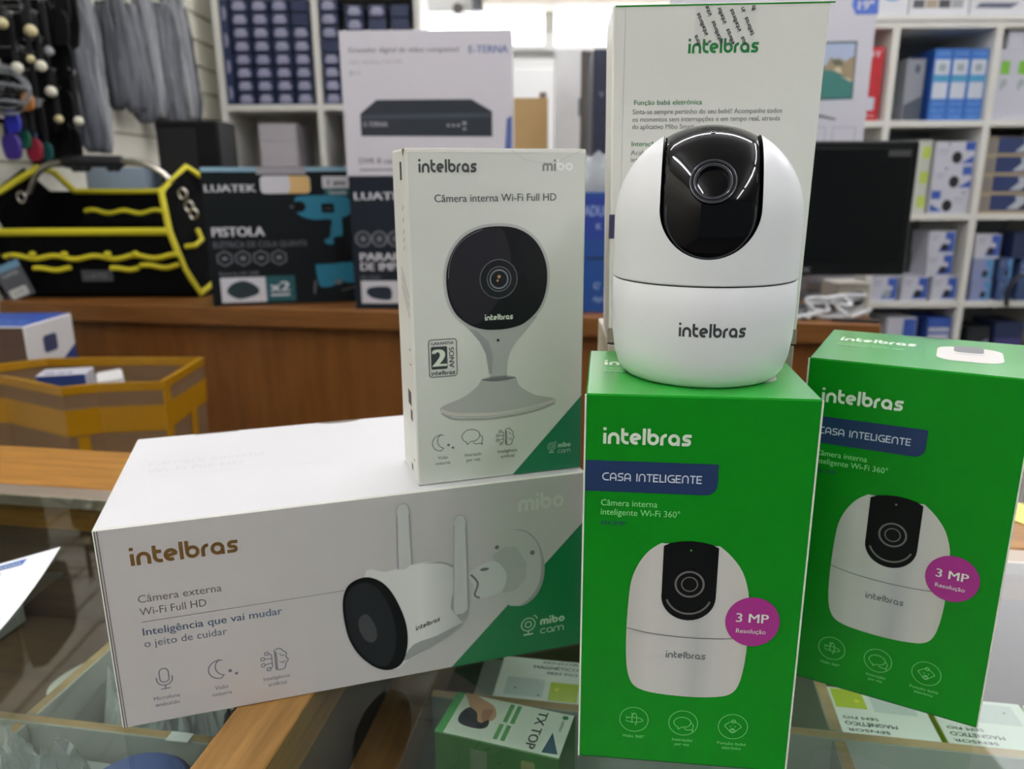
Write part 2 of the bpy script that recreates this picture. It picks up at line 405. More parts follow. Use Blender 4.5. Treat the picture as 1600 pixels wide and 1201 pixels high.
window(1, 668, 850, 20, 70); window(2, 867, 1010, 14, 71); window(3, 1018, 1300, 12, 69); window(4, 1330, 1660, -160, -40, pane=glow('added_glow_pane', (250, 252, 255), 2.2))  # the fourth is an unseen glowing pane, added to shine in the showcase glass
def door_panel():
    a = aty(742, 92, YB); mb = MB(); x0 = a.x - .25; x1 = a.x + .52; z1 = a.z
    mb.cbox(x0, x1, YB + .0, YB + .058, FLOORZ, z1, .006)
    o = structure(mb.build('door_1', mat('door_paint', (236, 238, 236), 0.5)))
    m2 = MB()
    for xa, xb in ((x0 + .04, x0 + .30), (x0 + .34, x1 - .04)): m2.cbox(xa, xb, YB - .012, YB + .002, z1 - .62, z1 - .05, .01)
    m2.build('door_panel', mat('door_panel_paint', (244, 246, 244), 0.45), o)
    MB().cbox(x0 + .31, x0 + .33, YB - .02, YB + .01, z1 - .7, z1 + .0, .002).build('door_stile', mat('door_stile_grey', (170, 174, 174), 0.5), o)
door_panel()
a = aty(756, 14, YB - .1)
plank('trim_1', a.x, 1.9, YB - .22, YB - .02, a.z, a.z + .16, mat('valance_beige', (222, 212, 198), 0.6))
plank('trim_2', aty(738, 10, YB - .1).x, a.x - .02, YB - .1, YB - .02, a.z - .005, a.z + .16, mat('strip_dark', (92, 96, 104), 0.6))

# ceiling tubes: one across above the back counter, two running back on either side
TUBE = glow('tube_light', (252, 249, 255), TUBE_STRENGTH)
LAMPW = mat('lamp_housing', (230, 230, 228), 0.4)
def tube_lamp(x, y, L, ang, label):
    t = thing('tube_lamp', label, 'ceiling lamp', (x, y, CEILZ), ang, 'ceiling tube lamps')
    MB().cbox(-L / 2, L / 2, -.04, .04, -.035, 0, .004).build('housing', LAMPW, t)
    MB().tube([(-L / 2 + .03, 0, -.055), (L / 2 - .03, 0, -.055)], .014, 10).build('tube', TUBE, t, True)
    m = MB()
    for s in (-1, 1): m = MB().cbox(s * (L / 2 - .02) - .012, s * (L / 2 - .02) + .012, -.018, .018, -.078, -.03, .002); m.build('end_cap', LAMPW, t)
tube_lamp(.27, 1.45, 1.9, 0, 'ceiling tube lamp running crosswise above the long wooden counter')
for x, side, rows in ((-.72, 'left', ((.25, 1.3), (-1.15, 1.3), (-2.35, .9))), (1.36, 'right', ((.9, 1.4), (-.6, 1.4), (-2.0, 1.2)))):
    for (y, L), nm in zip(rows, ('nearest the counter', 'in the middle', 'farthest from the counter')): tube_lamp(x, y, L, PI / 2, 'ceiling tube lamp of the %s row, %s' % (side, nm))
tube_lamp(.30, 3.3, 2.2, 0, 'ceiling tube lamp near the windows at the back')

t = thing('added_haze_panel', 'unseen ceiling panel added at the back right to haze the showcase glass', 'ceiling lamp', (2.45, 3.15, CEILZ))  # unseen glowing panel, added so its reflection hazes the glass at right
MB().cbox(-.75, .75, -.95, .95, -.03, 0, .004).build('housing', LAMPW, t)
MB().cbox(-.72, .72, -.92, .92, -.034, -.029, .001).build('diffuser', glow('added_panel_glow', (250, 250, 255), 2.4), t)

# ------------------------------------------------------------------ glass showcase (local frame: x along the rail, y away from the viewer)
SA = math.radians(-9.5)
def SW(a, b, z=0.0): return Vector((a * math.cos(SA) - b * math.sin(SA), a * math.sin(SA) + b * math.cos(SA), z))
OAK = wood('oak_rail', (138, 94, 36), (176, 126, 56), 0.38, (3, 40, 40))
OAKY = wood('oak_plank', (140, 103, 54), (180, 138, 80), 0.38, (40, 3, 40))
DIV = wood('divider_wood', (150, 122, 80), (182, 152, 106), 0.5)
DIVS = mat('divider_laminate', (176, 180, 174), .5)
DKW = wood('dark_shelf_wood', (76, 57, 41), (100, 76, 53), 0.5, (2, 18, 18))
GREYB = mat('grey_tray_board', (204, 208, 202), 0.55, noise=.05, nscale=12)
show = thing('glass_showcase', 'glass topped wooden display showcase that the camera boxes stand on', 'display counter', (0, 0, 0), SA)
X0, X1, BF, BR, BB = -.72, .78, .02, .5905, .6836
FZ = -.14
MB().cbox(X0, X1, BR, BB, -.045, 0, .0012).build('rear_rail', OAK, show)
MB().cbox(-.206, -.170, BF, BR - .022, -.03, 0, .0008).build('cross_plank', OAKY, show)
MB().cbox(X0, X1, BR, BB - .02, FLOORZ, -.0455, .001).build('rear_panel', DKW, show)
MB().cbox(X0, X0 + .03, BF, BR, FLOORZ, -.0455, .001).build('side_panel', DKW, show)
MB().cbox(X1 - .03, X1, BF, BR, FLOORZ, -.0455, .001).build('side_panel', DKW, show)
mb = MB(); mb.cbox(X0 + .03, -.37, .372, BR, FZ - .016, FZ, .0005)
mb.cbox(-.17, -.125, BF, BR, FZ - .016, FZ, .0005); mb.build('shelf_board', DKW, show)
mb = MB(); mb.cbox(X0 + .03, -.37, BF, .3715, FZ - .016, FZ, .0005); mb.cbox(-.3695, -.1705, BF, BR, FZ - .016, FZ, .0005); mb.cbox(-.1245, X1 - .03, BF, BR, FZ - .016, FZ, .0005)
mb.build('tray_liner', GREYB, show)
for q in ((-.16, X1 - .031, .4285, .4365), (X0 + .031, -.207, .364, .371)): MB().cbox(q[0], q[1], q[2], q[3], FZ + .0003, -.06, .0006, faces={'+z': 1}).build('divider', [DIVS, DIV], show)
for a_, y0, y1 in ((.131, .437, BR - .001), (.131, BF, .4282), (-.38, .3713, BR - .001), (-.38, BF, .3637), (.385, BF, .4282), (.43, .437, BR - .001)): MB().cbox(a_ - .004, a_ + .004, y0, y1, FZ + .0003, -.0602, .0006, faces={'+z': 1}).build('divider', [DIVS, DIV], show)
MB().cbox(-.156, -.128, BF, BR - .002, -.085, -.055, .0008).build('support_strip', wood('brown_strip', (104, 70, 38), (134, 94, 54), 0.45, (30, 3, 30)), show)
MB().cbox(-.205, -.171, BF, BR - .002, FLOORZ, -.0305, .0008).build('partition', mat('partition_board', (112, 98, 78), 0.6), show)
GL = clear('showcase_glass', (0.90, 0.95, 0.92), 1.52)
gl = MB(); gl.cbox(X0, -.2065, BF, BR - .0225, -.008, 0, .0008); gl.cbox(-.1695, X1, BF, BR - .0225, -.008, 0, .0008)
gl.build('glass_top', GL, show, label='clear glass sheets of the showcase top')
MB().cbox(X0, X1, BR - .022, BR - .0004, -.012, -.001, .0008).build('glass_channel', mat('aluminium_channel', (176, 162, 146), 0.35, metal=0.6), show)

# things under the glass
LIME = mat('lime_ink', (172, 190, 28), 0.45); YEL = mat('yellow_ink', (226, 214, 60), 0.45); SENSW = mat('sensor_card', (222, 226, 216), 0.45)
def sensor_box(a_, b_, yaw, label, flip, txt):
    p = SW(a_, b_, FZ + .0004); c = Carton('sensor_box', label, 'sensor box', p, SA + yaw, .060, .048, .070, [SENSW, LIME], {'-x': 1, '+x': 1}, group='wireless sensor boxes under the glass')
    xf = (lambda u, v: (60 - u, 48 - v)) if flip else (lambda u, v: (u, v))
    k = Ink(c.top, 0); k.xf = xf; k.rect(38, 2, 58, 22); k.build('lime_panel', LIME, c.o)
    k = Ink(c.top, 1); k.xf = xf; k.disc(43, 14, 1.6); k.build('yellow_dot', YEL, c.o)
    k = Ink(c.top, 0); k.xf = xf; k.rect(7, 4, 34, 24); k.build('sensor_picture', mat('sensor_grey', (196, 204, 198), 0.5), c.o)
    k = Ink(c.top, 2); k.xf = xf; k.disc(14, 12, .8); k.disc(31, 6, .7); k.text(txt[0], 30, 56, 42.5, 2.6, .01); k.text(txt[1], 24, 56, 36, 3.4, .015); k.text(txt[2], 34, 56, 30.5, 2.6, .01)
    k.build('printed_text', INKD, c.o)
    k = Ink(c.front, 0); k.text('MONITORADO', 12, 46, 56, 3.2, .01); k.build('side_text', INKD, c.o)
    return c
W3 = ('SENSOR', 'MAGNÉTICO', 'SEM FIO')
sensor_box(-.060, .4475, 0, 'white and lime sensor box under the glass, below the lying white box', 0, W3)
sensor_box(.010, .4475, 0, 'white and lime sensor box under the glass, just left of the front green box', 0, W3)
sensor_box(.010, .5010, 0, 'second row sensor box under the glass, behind the one beside the front green box', 0, W3)
sensor_box(.168, .4475, 0, 'sensor box with mirrored text under the glass, nearest the divider crossing', 1, W3)
sensor_box(.2315, .4475, 0, 'sensor box with mirrored text under the glass at right', 1, W3)
sensor_box(.2945, .4475, .02, 'third mirrored sensor box under the glass at the far right', 1, W3)

p = Vector((-.0105, .362, FZ + .0003)); TXG = mat('mouse_box_green', (62, 112, 58), 0.5)
tx = Carton('mouse_box', 'white and green box printed TX TOP with a hand on a mouse', 'mouse box', p, math.radians(-18), .074, .037, .110, [TXG, SENSW], {'+z': 1})
k = Ink(tx.top, 0); k.rect(0.4, .4, 5.5, 36.5); k.build('green_stripe', mat('bright_green_ink', (84, 172, 98), 0.45), tx.o)
k = Ink(tx.top, 0); k.poly(spline([(9, 17), (11, 24), (17, 27), (24, 23), (28, 15), (26, 10), (18, 9), (11, 11)], 4, True)); k.build('mouse_picture', mat('mouse_ink', (52, 54, 62), 0.5), tx.o)
k = Ink(tx.top, 1); k.poly(spline([(5.5, 36.5), (12, 36.5), (18, 34), (26, 30), (30, 22), (28, 17), (25, 20), (24.5, 15), (21, 15), (18, 22), (12, 26), (9, 31)], 4, True)); k.build('hand_picture', mat('skin_ink', (196, 150, 118), 0.5), tx.o)
k = Ink(tx.top, 2); k.poly(spline([(21, 25), (26, 27), (27, 20), (24.5, 15.5), (22, 19)], 4, True)); k.build('finger_shadow', mat('skin_dark_ink', (168, 118, 96), 0.5), tx.o)
k = Ink(tx.top, 0); k.rect(35, 19, 37.6, 35); k.rect(39.4, 19, 42, 35); k.rect(34, 4, 36.6, 17); k.rect(38.4, 4, 41, 17); k.build('green_caption', mat('caption_green', (96, 160, 98), 0.5), tx.o)
k = Ink(tx.top, 0); k.xf = lambda u, v: (53 + v, 36 - u); k.text('TX TOP', 2, 33, 0, 5.5, .03); k.build('title_lettering', INKD, tx.o)
k = Ink(tx.top, 0); k.poly([(65, 19), (72, 3), (63, 2)]); k.build('dark_corner', INKB, tx.o)
k = Ink(tx.top, 0); k.disc(69, 33, 1.8); k.build('emblem', TXTGREEN, tx.o)
k = Ink(tx.top, 1); k.xf = lambda u, v: (68 + v, 30 - u); k.text('onboard', 0, 9, 0, 1.7); k.build('side_lettering', INKD, tx.o)
k = Ink(tx.front, 0); k.rect(22, 86, 32, 104); k.build('panel_print', mat('pale_block', (112, 128, 104), 0.5), tx.o)
k = Ink(tx.front, 0); k.rrect(52, 90, 60, 104, 1.5); k.build('tag_print', mat('pale_tag', (150, 150, 104), 0.5), tx.o)
p = Vector((-.022, .290, FZ + .0003)); bb = Carton('accessory_box', 'pale box top showing at the bottom edge in front of the TX TOP box', 'accessory box', p, math.radians(-14), .085, .04, .095, [SENSW])

st = MB(); st.lathe([(0, 0), (.046, 0), (.046, .0006), (0, .0006)], 40, 0, Matrix.Diagonal((1, .62, 1, 1)))
ov = st.build('oval_sticker', mat('sticker_white', (214, 214, 204), 0.5)); ov.location = SW(-.446, .518, FZ + .0003); ov.rotation_euler = (0, 0, math.radians(44)); tag(ov, 'white oval sticker with red lettering on the brown shelf under the glass', 'sticker')
f = Face((0, 0, .0006), (1, 0, 0), (0, 1, 0)); k = Ink(f); k.line(spline([(-34, -5), (-26, 8), (-20, -8), (-12, 9), (-4, -6)], 5), 4.5); k.build('red_lettering', mat('red_ink', (196, 44, 54), 0.5), ov)
k = Ink(f); k.line([(10, 8), (30, 9)], 2); k.line([(6, -6), (20, -8)], 2); k.build('dark_lettering', INKD, ov)

p = atz(281, 1152, -.0598); o = MB().cbox(-.0075, .0075, -.004, .004, 0, .0008, .0002).build('price_label', mat('label_white', (224, 226, 226), .5)); o.location = p; o.rotation_euler = (0, 0, SA); tag(o, 'small white label stuck on the divider edge left of the oak plank', 'label')
o = MB().lathe([(.014, 0), (.027, 0), (.027, .018), (.014, .018), (.014, 0)], 32).build('tape_roll', mat('roll_white', (206, 210, 212), .45), None, True); p = SW(-.2365, .525, FZ + .0004); o.location = p; tag(o, 'white tape roll under the glass beside the oak plank', 'tape roll')
# clear bags of parts under the glass on the left
BAGM = clear('clear_plastic', (0.86, 0.89, 0.9), 1.45, 0.12, 0.35, (0.72, 0.76, 0.78), 0.9, 60)
def crumple(name, label, cat, loc, sx, sy, sz, seed, m, rz=0, inner=None, group=None, n=22, amp=.3):
    rnd = random.Random(seed); t = thing(name, label, cat, loc, rz, group); mb = MB(); V = []; Fs = []
    ph = [(rnd.uniform(0, 6.3), rnd.uniform(2, 7), rnd.uniform(2, 7)) for _ in range(7)]
    for i in range(n + 1):
        for j in range(n + 1):
            u, v = i / n * 2 - 1, j / n * 2 - 1; e = max(0, (1 - u * u) * (1 - v * v)) ** .36
            hgt = e * (1 + amp * sum(math.sin(a + b * u * 1.7 + c * v * 1.7) for a, b, c in ph) / 2.5 + rnd.uniform(-.14, .14))
            V.append((u * sx / 2 + rnd.uniform(-.01, .01) * sx, v * sy / 2 + rnd.uniform(-.01, .01) * sy, max(.0012, hgt * sz)))
    for i in range(n):
        for j in range(n): a_ = i * (n + 1) + j; Fs.append([a_, a_ + n + 1, a_ + n + 2, a_ + 1])
    o = len(V); V += [(V[i][0], V[i][1], 0.0006) for i in range(o)]
    Fs += [[o + q for q in f_[::-1]] for f_ in Fs[:n * n]]
    mb.add(V, Fs); mb.build('bag', m, t, False)
    if inner: inner(t)
    return t
def blue_lid(t):
    MB().lathe([(0, .001), (.024, .001), (.024, .084), (0, .084)], 24).build('jar', mat('jar_white', (196, 202, 204), 0.35), t, True)
    MB().lathe([(0, .0842), (.027, .0842), (.030, .087), (.030, .098), (.027, .101), (0, .1005)], 30).build('blue_cap', mat('blue_cap', (70, 92, 152), 0.4), t, True)
crumple('parts_bag', 'clear plastic bag of small parts under the glass, bottom left', 'plastic bag', SW(-.331, .302, FZ + .0003), .082, .10, .10, 3, BAGM, SA)
crumple('parts_bag', 'clear plastic bag with a blue cap inside, left of the oak plank', 'plastic bag', SW(-.257, .303, FZ + .0003), .056, .07, .05, 4, BAGM, .1, blue_lid)
crumple('parts_bag', 'white plastic bag of fittings under the glass, beside the oval sticker', 'plastic bag', SW(-.337, .436, FZ + .0003), .070, .072, .082, 5, mat('white_film', (206, 212, 212), 0.3, noise=.1, nscale=50, bump=.4), SA)
crumple('parts_bag', 'dark bag of parts under the lying white box', 'plastic bag', SW(-.257, .432, FZ + .0003), .066, .075, .045, 8, mat('dark_film', (44, 52, 62), 0.3, bump=.4), SA)
crumple('parts_bag', 'flat frosted bag right of the rear green box under the glass', 'plastic bag', SW(.455, .33, FZ + .0003), .09, .13, .03, 9, mat('frosted_film', (200, 206, 208), 0.35, noise=.06, nscale=30, bump=.3), .1)
c = Carton('parts_carton', 'grey carton with an open top under the glass, left of the oak plank', 'carton', SW(-.335, .348, FZ + .0003), SA, .07, .012, .06, [mat('grey_card', (178, 184, 184), 0.55)])
lp = MB(); lp.tube([(.045 * math.cos(a_ * .1) , .070 * math.sin(a_ * .1), .0055 + .010 * math.sin(a_ * .05)) for a_ in range(0, 58)], .0042, 8)
o = lp.build('black_cable', mat('cable_black', (14, 14, 15), 0.45), None, True); o.location = SW(-.082, .362, FZ + .0005); o.rotation_euler = (0, 0, 1.2); tag(o, 'black cable looped on the shelf right of the oak plank', 'cable')

# paper sheet and note lying on the glass
def sheet():
    tip = Vector((-.3371, .5246)); d1 = Vector((-.945, -.327)); d2 = Vector((.143, -.99)); n = 10
    V = []; Fs = []
    def H(s_, t_): return .0006 + .010 * max(0, 1 - math.hypot(s_, t_ * .7) * 2.2) ** 2 + .0015 * math.sin(s_ * 9)
    def P(s_, t_): q = tip + d1 * s_ * .16 + d2 * t_ * .15; return (q.x, q.y, H(s_, t_))
    for i in range(n + 1):
        for j in range(n + 1): V.append(P(i / n, j / n))
    for i in range(n):
        for j in range(n): a_ = i * (n + 1) + j; Fs.append([a_, a_ + 1, a_ + n + 2, a_ + n + 1])
    mb = MB(); mb.add(V, Fs); o = mb.build('paper_sheet', mat('bond_paper', (236, 240, 246), 0.6))
    mo = o.modifiers.new('thick', 'SOLIDIFY'); mo.thickness = .0002; mo.offset = -1
    tag(o, 'white printed sheet with a blue banner lying on the glass at left', 'paper')
    def fn(u, v, L): x, y, z = P(u / .16, v / .15); return Vector((x, y, z + L + 2e-4))
    f = Face((0, 0, 0), (1, 0, 0), (0, 1, 0), fn)
    k = Ink(f)
    for i in range(12): k.rect(20 + i * 5, 6, 25 + i * 5, 14)
    k.build('blue_banner', mat('banner_blue', (58, 104, 178), 0.5), o)
    k = Ink(f, 2); k.xf = lambda u, v: (96 - u, 12.5 - v); k.text('amazon', 50, 74, 0, 4, .02); k.build('banner_lettering', INKW, o)
    k = Ink(f, 1); k.xf = lambda u, v: (100 - u, 30 - v); k.text('3436-6073', 30, 70, 6, 4); k.text('3573-1666', 30, 70, -1, 4); k.text('Cidade - SP', 30, 68, -13, 3.4); k.build('printed_text', mat('pale_text', (176, 186, 196), 0.5), o)
sheet()
c = Carton('pale_carton', 'low pale carton under the glass at the far left', 'carton', SW(-.628, .535, FZ + .0003), SA, .10, .045, .035, [mat('pale_carton_card', (200, 204, 198), .55)])
c = Carton('pale_reflection_box', 'white carton added under the glass at the far right as a pale reflection', 'carton', SW(.60, .45, FZ + .0003), SA, .27, .125, .10, [mat('reflection_box_white', (226, 228, 230), .5)])  # white box added in place of the bright reflection on the glass
k = Ink(c.top); k.rect(20, 16, 90, 50); k.build('green_print', mat('soft_green_ink', (178, 196, 160), .5), c.o)
k = Ink(c.top, 1); k.line([(10, 70), (190, 70)], 1.2); k.line([(10, 8), (190, 8)], 1.2); k.build('crease_line', mat('crease_grey_ink', (176, 180, 184), .5), c.o)
p = atz(1604, 806, 0)
nt_ = MB(); nt_.cbox(-.02, .02, -.03, .03, 0, .0012, .0002); o = nt_.build('yellow_note', mat('note_yellow', (240, 228, 130), 0.6)); o.location = (p.x, p.y, .0001); o.rotation_euler = (0, 0, .5); tag(o, 'yellow sticky note on the oak rail at the right edge', 'note')

# ------------------------------------------------------------------ icons printed on the boxes
def icon_moon(k, x, y, s, w_=.4):
    k.line(arc(x, y, s, 65, 275, 16) + arc(x + .62 * s, y + .25 * s, s * .98, 255, 125, 12)[0:13], w_, True)
    for dx, dy, r in ((.95, -.35, .2), (1.5, -.75, .16)):
        for a_ in (0, 60, 120): k.line([(x + dx * s - r * s * math.cos(math.radians(a_)), y + dy * s - r * s * math.sin(math.radians(a_))), (x + dx * s + r * s * math.cos(math.radians(a_)), y + dy * s + r * s * math.sin(math.radians(a_)))], w_ * .9)
def icon_bubbles(k, x, y, s, w_=.35):
    k.line([(x + s * p, y + s * q) for p, q in spline([(-.5, -.55), (-.75, -.45), (-1, .1), (-.55, .65), (.2, .75), (.85, .4), (.9, -.1), (.5, -.5), (0, -.55)], 4)] + [(x - .45 * s, y - .85 * s), (x - .5 * s, y - .55 * s)], w_)
    k.line([(x + s * p, y + s * q) for p, q in spline([(.95, .1), (1.25, -.25), (1.15, -.75), (1.2, -1.0), (.95, -.85), (.55, -.9), (.2, -.7)], 4)], w_)
def icon_brain(k, x, y, s, w_=.35):
    k.line([(x, y - .95 * s), (x, y + .95 * s)], w_)
    k.line([(x + s * p, y + s * q) for p, q in spline([(.12, .9), (.45, .98), (.65, .75), (.9, .5), (.85, .15), (1.0, -.15), (.8, -.45), (.7, -.85), (.35, -.95), (.12, -.85), (.12, 0)], 4, True)], w_)
    k.line([(x + s * .35, y + s * .55), (x + s * .55, y + s * .3), (x + s * .75, y + s * .35)], w_ * .8); k.line([(x + s * .3, y - s * .2), (x + s * .6, y - s * .35), (x + s * .75, y - s * .15)], w_ * .8)
    for dy, dx in ((.7, -.62), (.25, -.95), (-.3, -.95), (-.75, -.55)):
        k.ring(x + dx * s, y + dy * s, .15 * s, w_ * .9, n=12); k.line([(x + (dx + .15) * s, y + dy * s), (x - .25 * s, y + dy * s * .7), (x - .25 * s, y)], w_ * .9)
def icon_mic(k, x, y, s, w_=.4):
    k.line(arc(x, y + .45 * s, .42 * s, 0, 180, 10) + arc(x, y - .25 * s, .42 * s, 180, 360, 10), w_, True)
    k.line([(x - .72 * s, y - .05 * s)] + arc(x, y - .3 * s, .72 * s, 180, 360, 14) + [(x + .72 * s, y - .05 * s)], w_)
    k.line([(x, y - 1.0 * s), (x, y - 1.4 * s)], w_); k.line([(x - .45 * s, y - 1.4 * s), (x + .45 * s, y - 1.4 * s)], w_)
def icon_cam(k, x, y, s, w_=.4):
    k.ring(x, y, s, w_); k.ring(x, y, .45 * s, w_); k.line([(x, y - s), (x, y - 1.5 * s)], w_); k.line([(x - .7 * s, y - 1.55 * s), (x + .7 * s, y - 1.55 * s)], w_ * 1.6)
    k.line(arc(x + .7 * s, y + .7 * s, .6 * s, 0, 80, 6), w_)
def icon_orbit(k, x, y, s, w_=.3):
    k.line([(x + s * 1.0 * math.cos(t * .1), y - .05 * s + s * .33 * math.sin(t * .1)) for t in range(-28, 28)], w_)
    k.line([(x + s * .05 + s * .28 * math.cos(t * .1), y + s * .85 * math.sin(t * .1)) for t in range(-12, 38)], w_)
    k.line([(x - .35 * s, y + .5 * s), (x - .05 * s, y + .75 * s), (x - .35 * s, y + .85 * s)], w_)
    k.line([(x - .9 * s, y + .35 * s), (x - .75 * s, y + .18 * s), (x - .55 * s, y + .3 * s)], w_)
def icon_baby(k, x, y, s, w_=.3):
    k.line([(x - s * .95, y + .05 * s), (x - .75 * s, y + .3 * s), (x - .35 * s, y + .6 * s), (x, y + .75 * s), (x + .35 * s, y + .6 * s), (x + .75 * s, y + .3 * s), (x + .95 * s, y), (x + .7 * s, y - .2 * s), (x + .3 * s, y - .65 * s), (x - .3 * s, y - .65 * s), (x - .7 * s, y - .2 * s)], w_, True)
    k.ring(x + .05 * s, y + .7 * s, .22 * s, w_, n=14); k.ring(x - .02 * s, y - .55 * s, .27 * s, w_ * 1.3, n=14); k.disc(x - .02 * s, y - .35 * s, .22 * s, .12 * s, 12)
    k.disc(x - .28 * s, y + .02 * s, .07 * s, n=8); k.disc(x + .25 * s, y + .02 * s, .07 * s, n=8)

# ------------------------------------------------------------------ green camera boxes
SHG = hgrad('shell_gradient_ink', [(-.030, (196, 194, 188)), (-.018, (212, 209, 203)), (-.004, (206, 204, 200)), (.004, (188, 188, 188)), (.012, (206, 204, 200)), (.022, (208, 204, 197)), (.030, (190, 187, 180))])
GH = .1844; GW = .098; GD = .0861
def green_box(label, loc, rz):
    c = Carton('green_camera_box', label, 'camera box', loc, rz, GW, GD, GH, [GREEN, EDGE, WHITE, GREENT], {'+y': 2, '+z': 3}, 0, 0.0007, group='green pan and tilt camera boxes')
    for x in (-GW / 2, GW / 2): MB().cbox(x - .0004, x + .0004, .0001, .0010, .0004, GH - .0004, .0001).build('paper_edge', EDGE, c.o, label='pale worn cardboard edge')
    F = c.front
    k = Ink(F); k.logo('intelbras', 7.9, 45.2, 162.1, 5.3, .27); k.build('brand_lettering', INKW, c.o)
    k = Ink(F); k.rrect(.6, 139.9, 57.6, 154.3, 5, (0, 0, 0, 1)); bn = k.build('blue_banner', NAVY, c.o)
    k = Ink(F, 1); k.logo('CASA INTELIGENTE', 7.9, 50.9, 145.1, 3.7, .15); k.build('banner_lettering', mat('banner_white', (216, 226, 238), .45), bn)
    k = Ink(F); k.text('Câmera interna', 7.7, 32.3, 133.2, 2.9, -.006); k.text('inteligente Wi-Fi 360°', 7.7, 42.3, 128.8, 2.9, -.006); k.build('description_text', mat('pale_text_green', (150, 232, 150), .45), c.o)
    k = Ink(F); k.text('iM4 3MP', 7.7, 18.6, 123.9, 2.0, .01); k.build('model_text', mat('model_navy', (22, 58, 92), .45), c.o)
    # printed picture of the camera
    sh = [(35.8, 116.2), (34.5, 116), (29.5, 112), (25.2, 105.5), (22.3, 97), (21.3, 86), (20.9, 73), (21, 61), (21.8, 51), (24, 44), (28, 40.6), (36, 38.8), (51, 38.1), (63, 39), (69.5, 41), (73, 46), (74.8, 56), (75.4, 68), (75, 82), (74.2, 94), (71, 104), (66, 111), (61, 115.6), (60.3, 116)]
    k = Ink(F); k.poly(spline(sh, 3, False)); pic = k.build('product_picture', SHG, c.o, 'printed picture of a white camera')
    U = [(36, 115)] + [(36, 91)] + arc(48, 90.5, 12.1, 180, 360, 16) + [(60.1, 91), (60.1, 115)] + [(57, 116.6), (53, 117.5), (48, 117.9), (43, 117.5), (39, 116.6)]
    k = Ink(F, 2); k.poly(U); k.build('picture_dome', BLACKP, pic)
    k = Ink(F, 3); k.ring(48.2, 96.7, 6.2, .9); k.ring(48.2, 96.7, 3.5, .55); k.line(arc(48, 92, 10.2, 200, 340, 14), .9); k.build('picture_lens', mat('lens_ring_ink', (110, 110, 106), .4), pic)
    k = Ink(F, 3); k.disc(48, 113.4, .5); k.build('picture_led', mat('led_ink', (90, 150, 90), .4), pic)
    k = Ink(F, 2); k.line(spline([(21, 72.8), (30, 70.9), (40, 69.9), (50, 69.5), (60, 69.7), (68, 70.3), (75.2, 71.5)], 4), .45); k.build('picture_seam', PICD, pic)
    k = Ink(F, 2); k.logo('intelbras', 39.3, 57.2, 58.5, 2.6, .25); k.build('picture_lettering', INKG, pic)
    k = Ink(F, 4); k.disc(76.9, 79.6, 11.9, 12.4, 40); bd = k.build('resolution_badge', MAGENTA, c.o)
    k = Ink(F, 5); k.text('3 MP', 69.7, 83.8, 79.3, 4.4, .018); k.text('Resolução', 70, 83, 73.8, 2.2, .008); k.build('badge_lettering', INKW, bd)
    for x, nm, fn, t1, t2, hw in ((26, 'orbit_icon', icon_orbit, 'Visão 360°', None, 5.2), (49.1, 'speech_icon', icon_bubbles, 'Interação', 'por voz', 4.7), (72.1, 'baby_icon', icon_baby, 'Função babá', 'eletrônica', 6.6)):
        k = Ink(F); k.ring(x, 23.5, 6.7, .28, n=40); fn(k, x - (.3 if nm == 'speech_icon' else 0), 23.5, 4.1, .3)
        k.ctext(t1, x, 13.4, 1.5, hw * 2, 0)
        if t2: k.ctext(t2, x, 10.9, 1.5, None, 0)
        k.build(nm, INKPALE, c.o)
    T = c.top
    k = Ink(T); k.logo('intelbras', 7.9, 45.8, 53.4, 7.2, .3); k.build('top_lettering', INKW, c.o)
    k = Ink(T); k.text('Câmera interna', 7.8, 31, 45.6, 3); k.text('inteligente Wi-Fi 360°', 7.8, 42, 40.8, 3); k.build('top_description', INKPALE, c.o)
    k = Ink(T); k.text('iM4 3MP', 7.8, 19, 36.2, 2.1); k.build('top_model_text', mat('model_navy'), c.o)
    k = Ink(T); k.rrect(56.3, 26, 86.2, 63, 9); tp = k.build('top_picture', PICW, c.o, 'printed view of the camera from above')
    k = Ink(T, 1); k.rrect(64, 48.5, 77.8, 66.5, 3.5); k.build('top_picture_dome', PICD, tp)
    k = Ink(T, 1); k.line([(64, 44), (78, 45)], .6); k.build('top_picture_seam', PICD, tp)
    k = Ink(T); k.poly([(35.5, 85.6)] + spline([(36, 85.6), (40, 82.5), (50, 81.2), (60, 82.5), (64.5, 85.6)], 4)); k.build('thumb_notch', DKGREEN, c.o)
    k = Ink(F); k.line([(1, .9), (97, .9)], .5); k.build('bottom_crease', DKGREEN, c.o)
    return c
G1 = green_box('front green camera box that the white pan and tilt camera stands on', (.08024, .31225, .0002), -.11985)
g2 = dup(G1.o, (.19468, .36016, .0002), -.51807, 'right green camera box with no camera on it, turned towards the left')

# ------------------------------------------------------------------ box standing behind, seen from its back
hb = Carton('stacked_camera_box', 'pale box hidden behind the front green box, carrying the tall box with text', 'camera box', (.10438, .41644, .0002), -.04337, .1015, GD, GH - .0004, [mat('tan_card', (190, 184, 164), .5)])
A = Carton('tall_camera_box', 'tall pale box with green writing behind the white camera', 'camera box', (.10438, .41644, GH), -.068, .1036, .062, .1726, [mat('grey_white_card', (232, 233, 226), .42, noise=.015, nscale=30), EDGE, GREEN], {'+z': 2}, 1, .0007, taper=.045)
F = A.front
k = Ink(F); k.logo('intelbras', 36.8, 71.3, 149.5, 4.9, .27); k.build('brand_lettering', TXTGREEN, A.o)
k = Ink(F); k.text('Função babá eletrônica', 10.8, 45.1, 125.4, 2.3, .008); k.text('Interação por voz', 10.2, 36, 105.2, 2.3, .008); k.build('heading_text', TXTGREEN, A.o)
k = Ink(F)
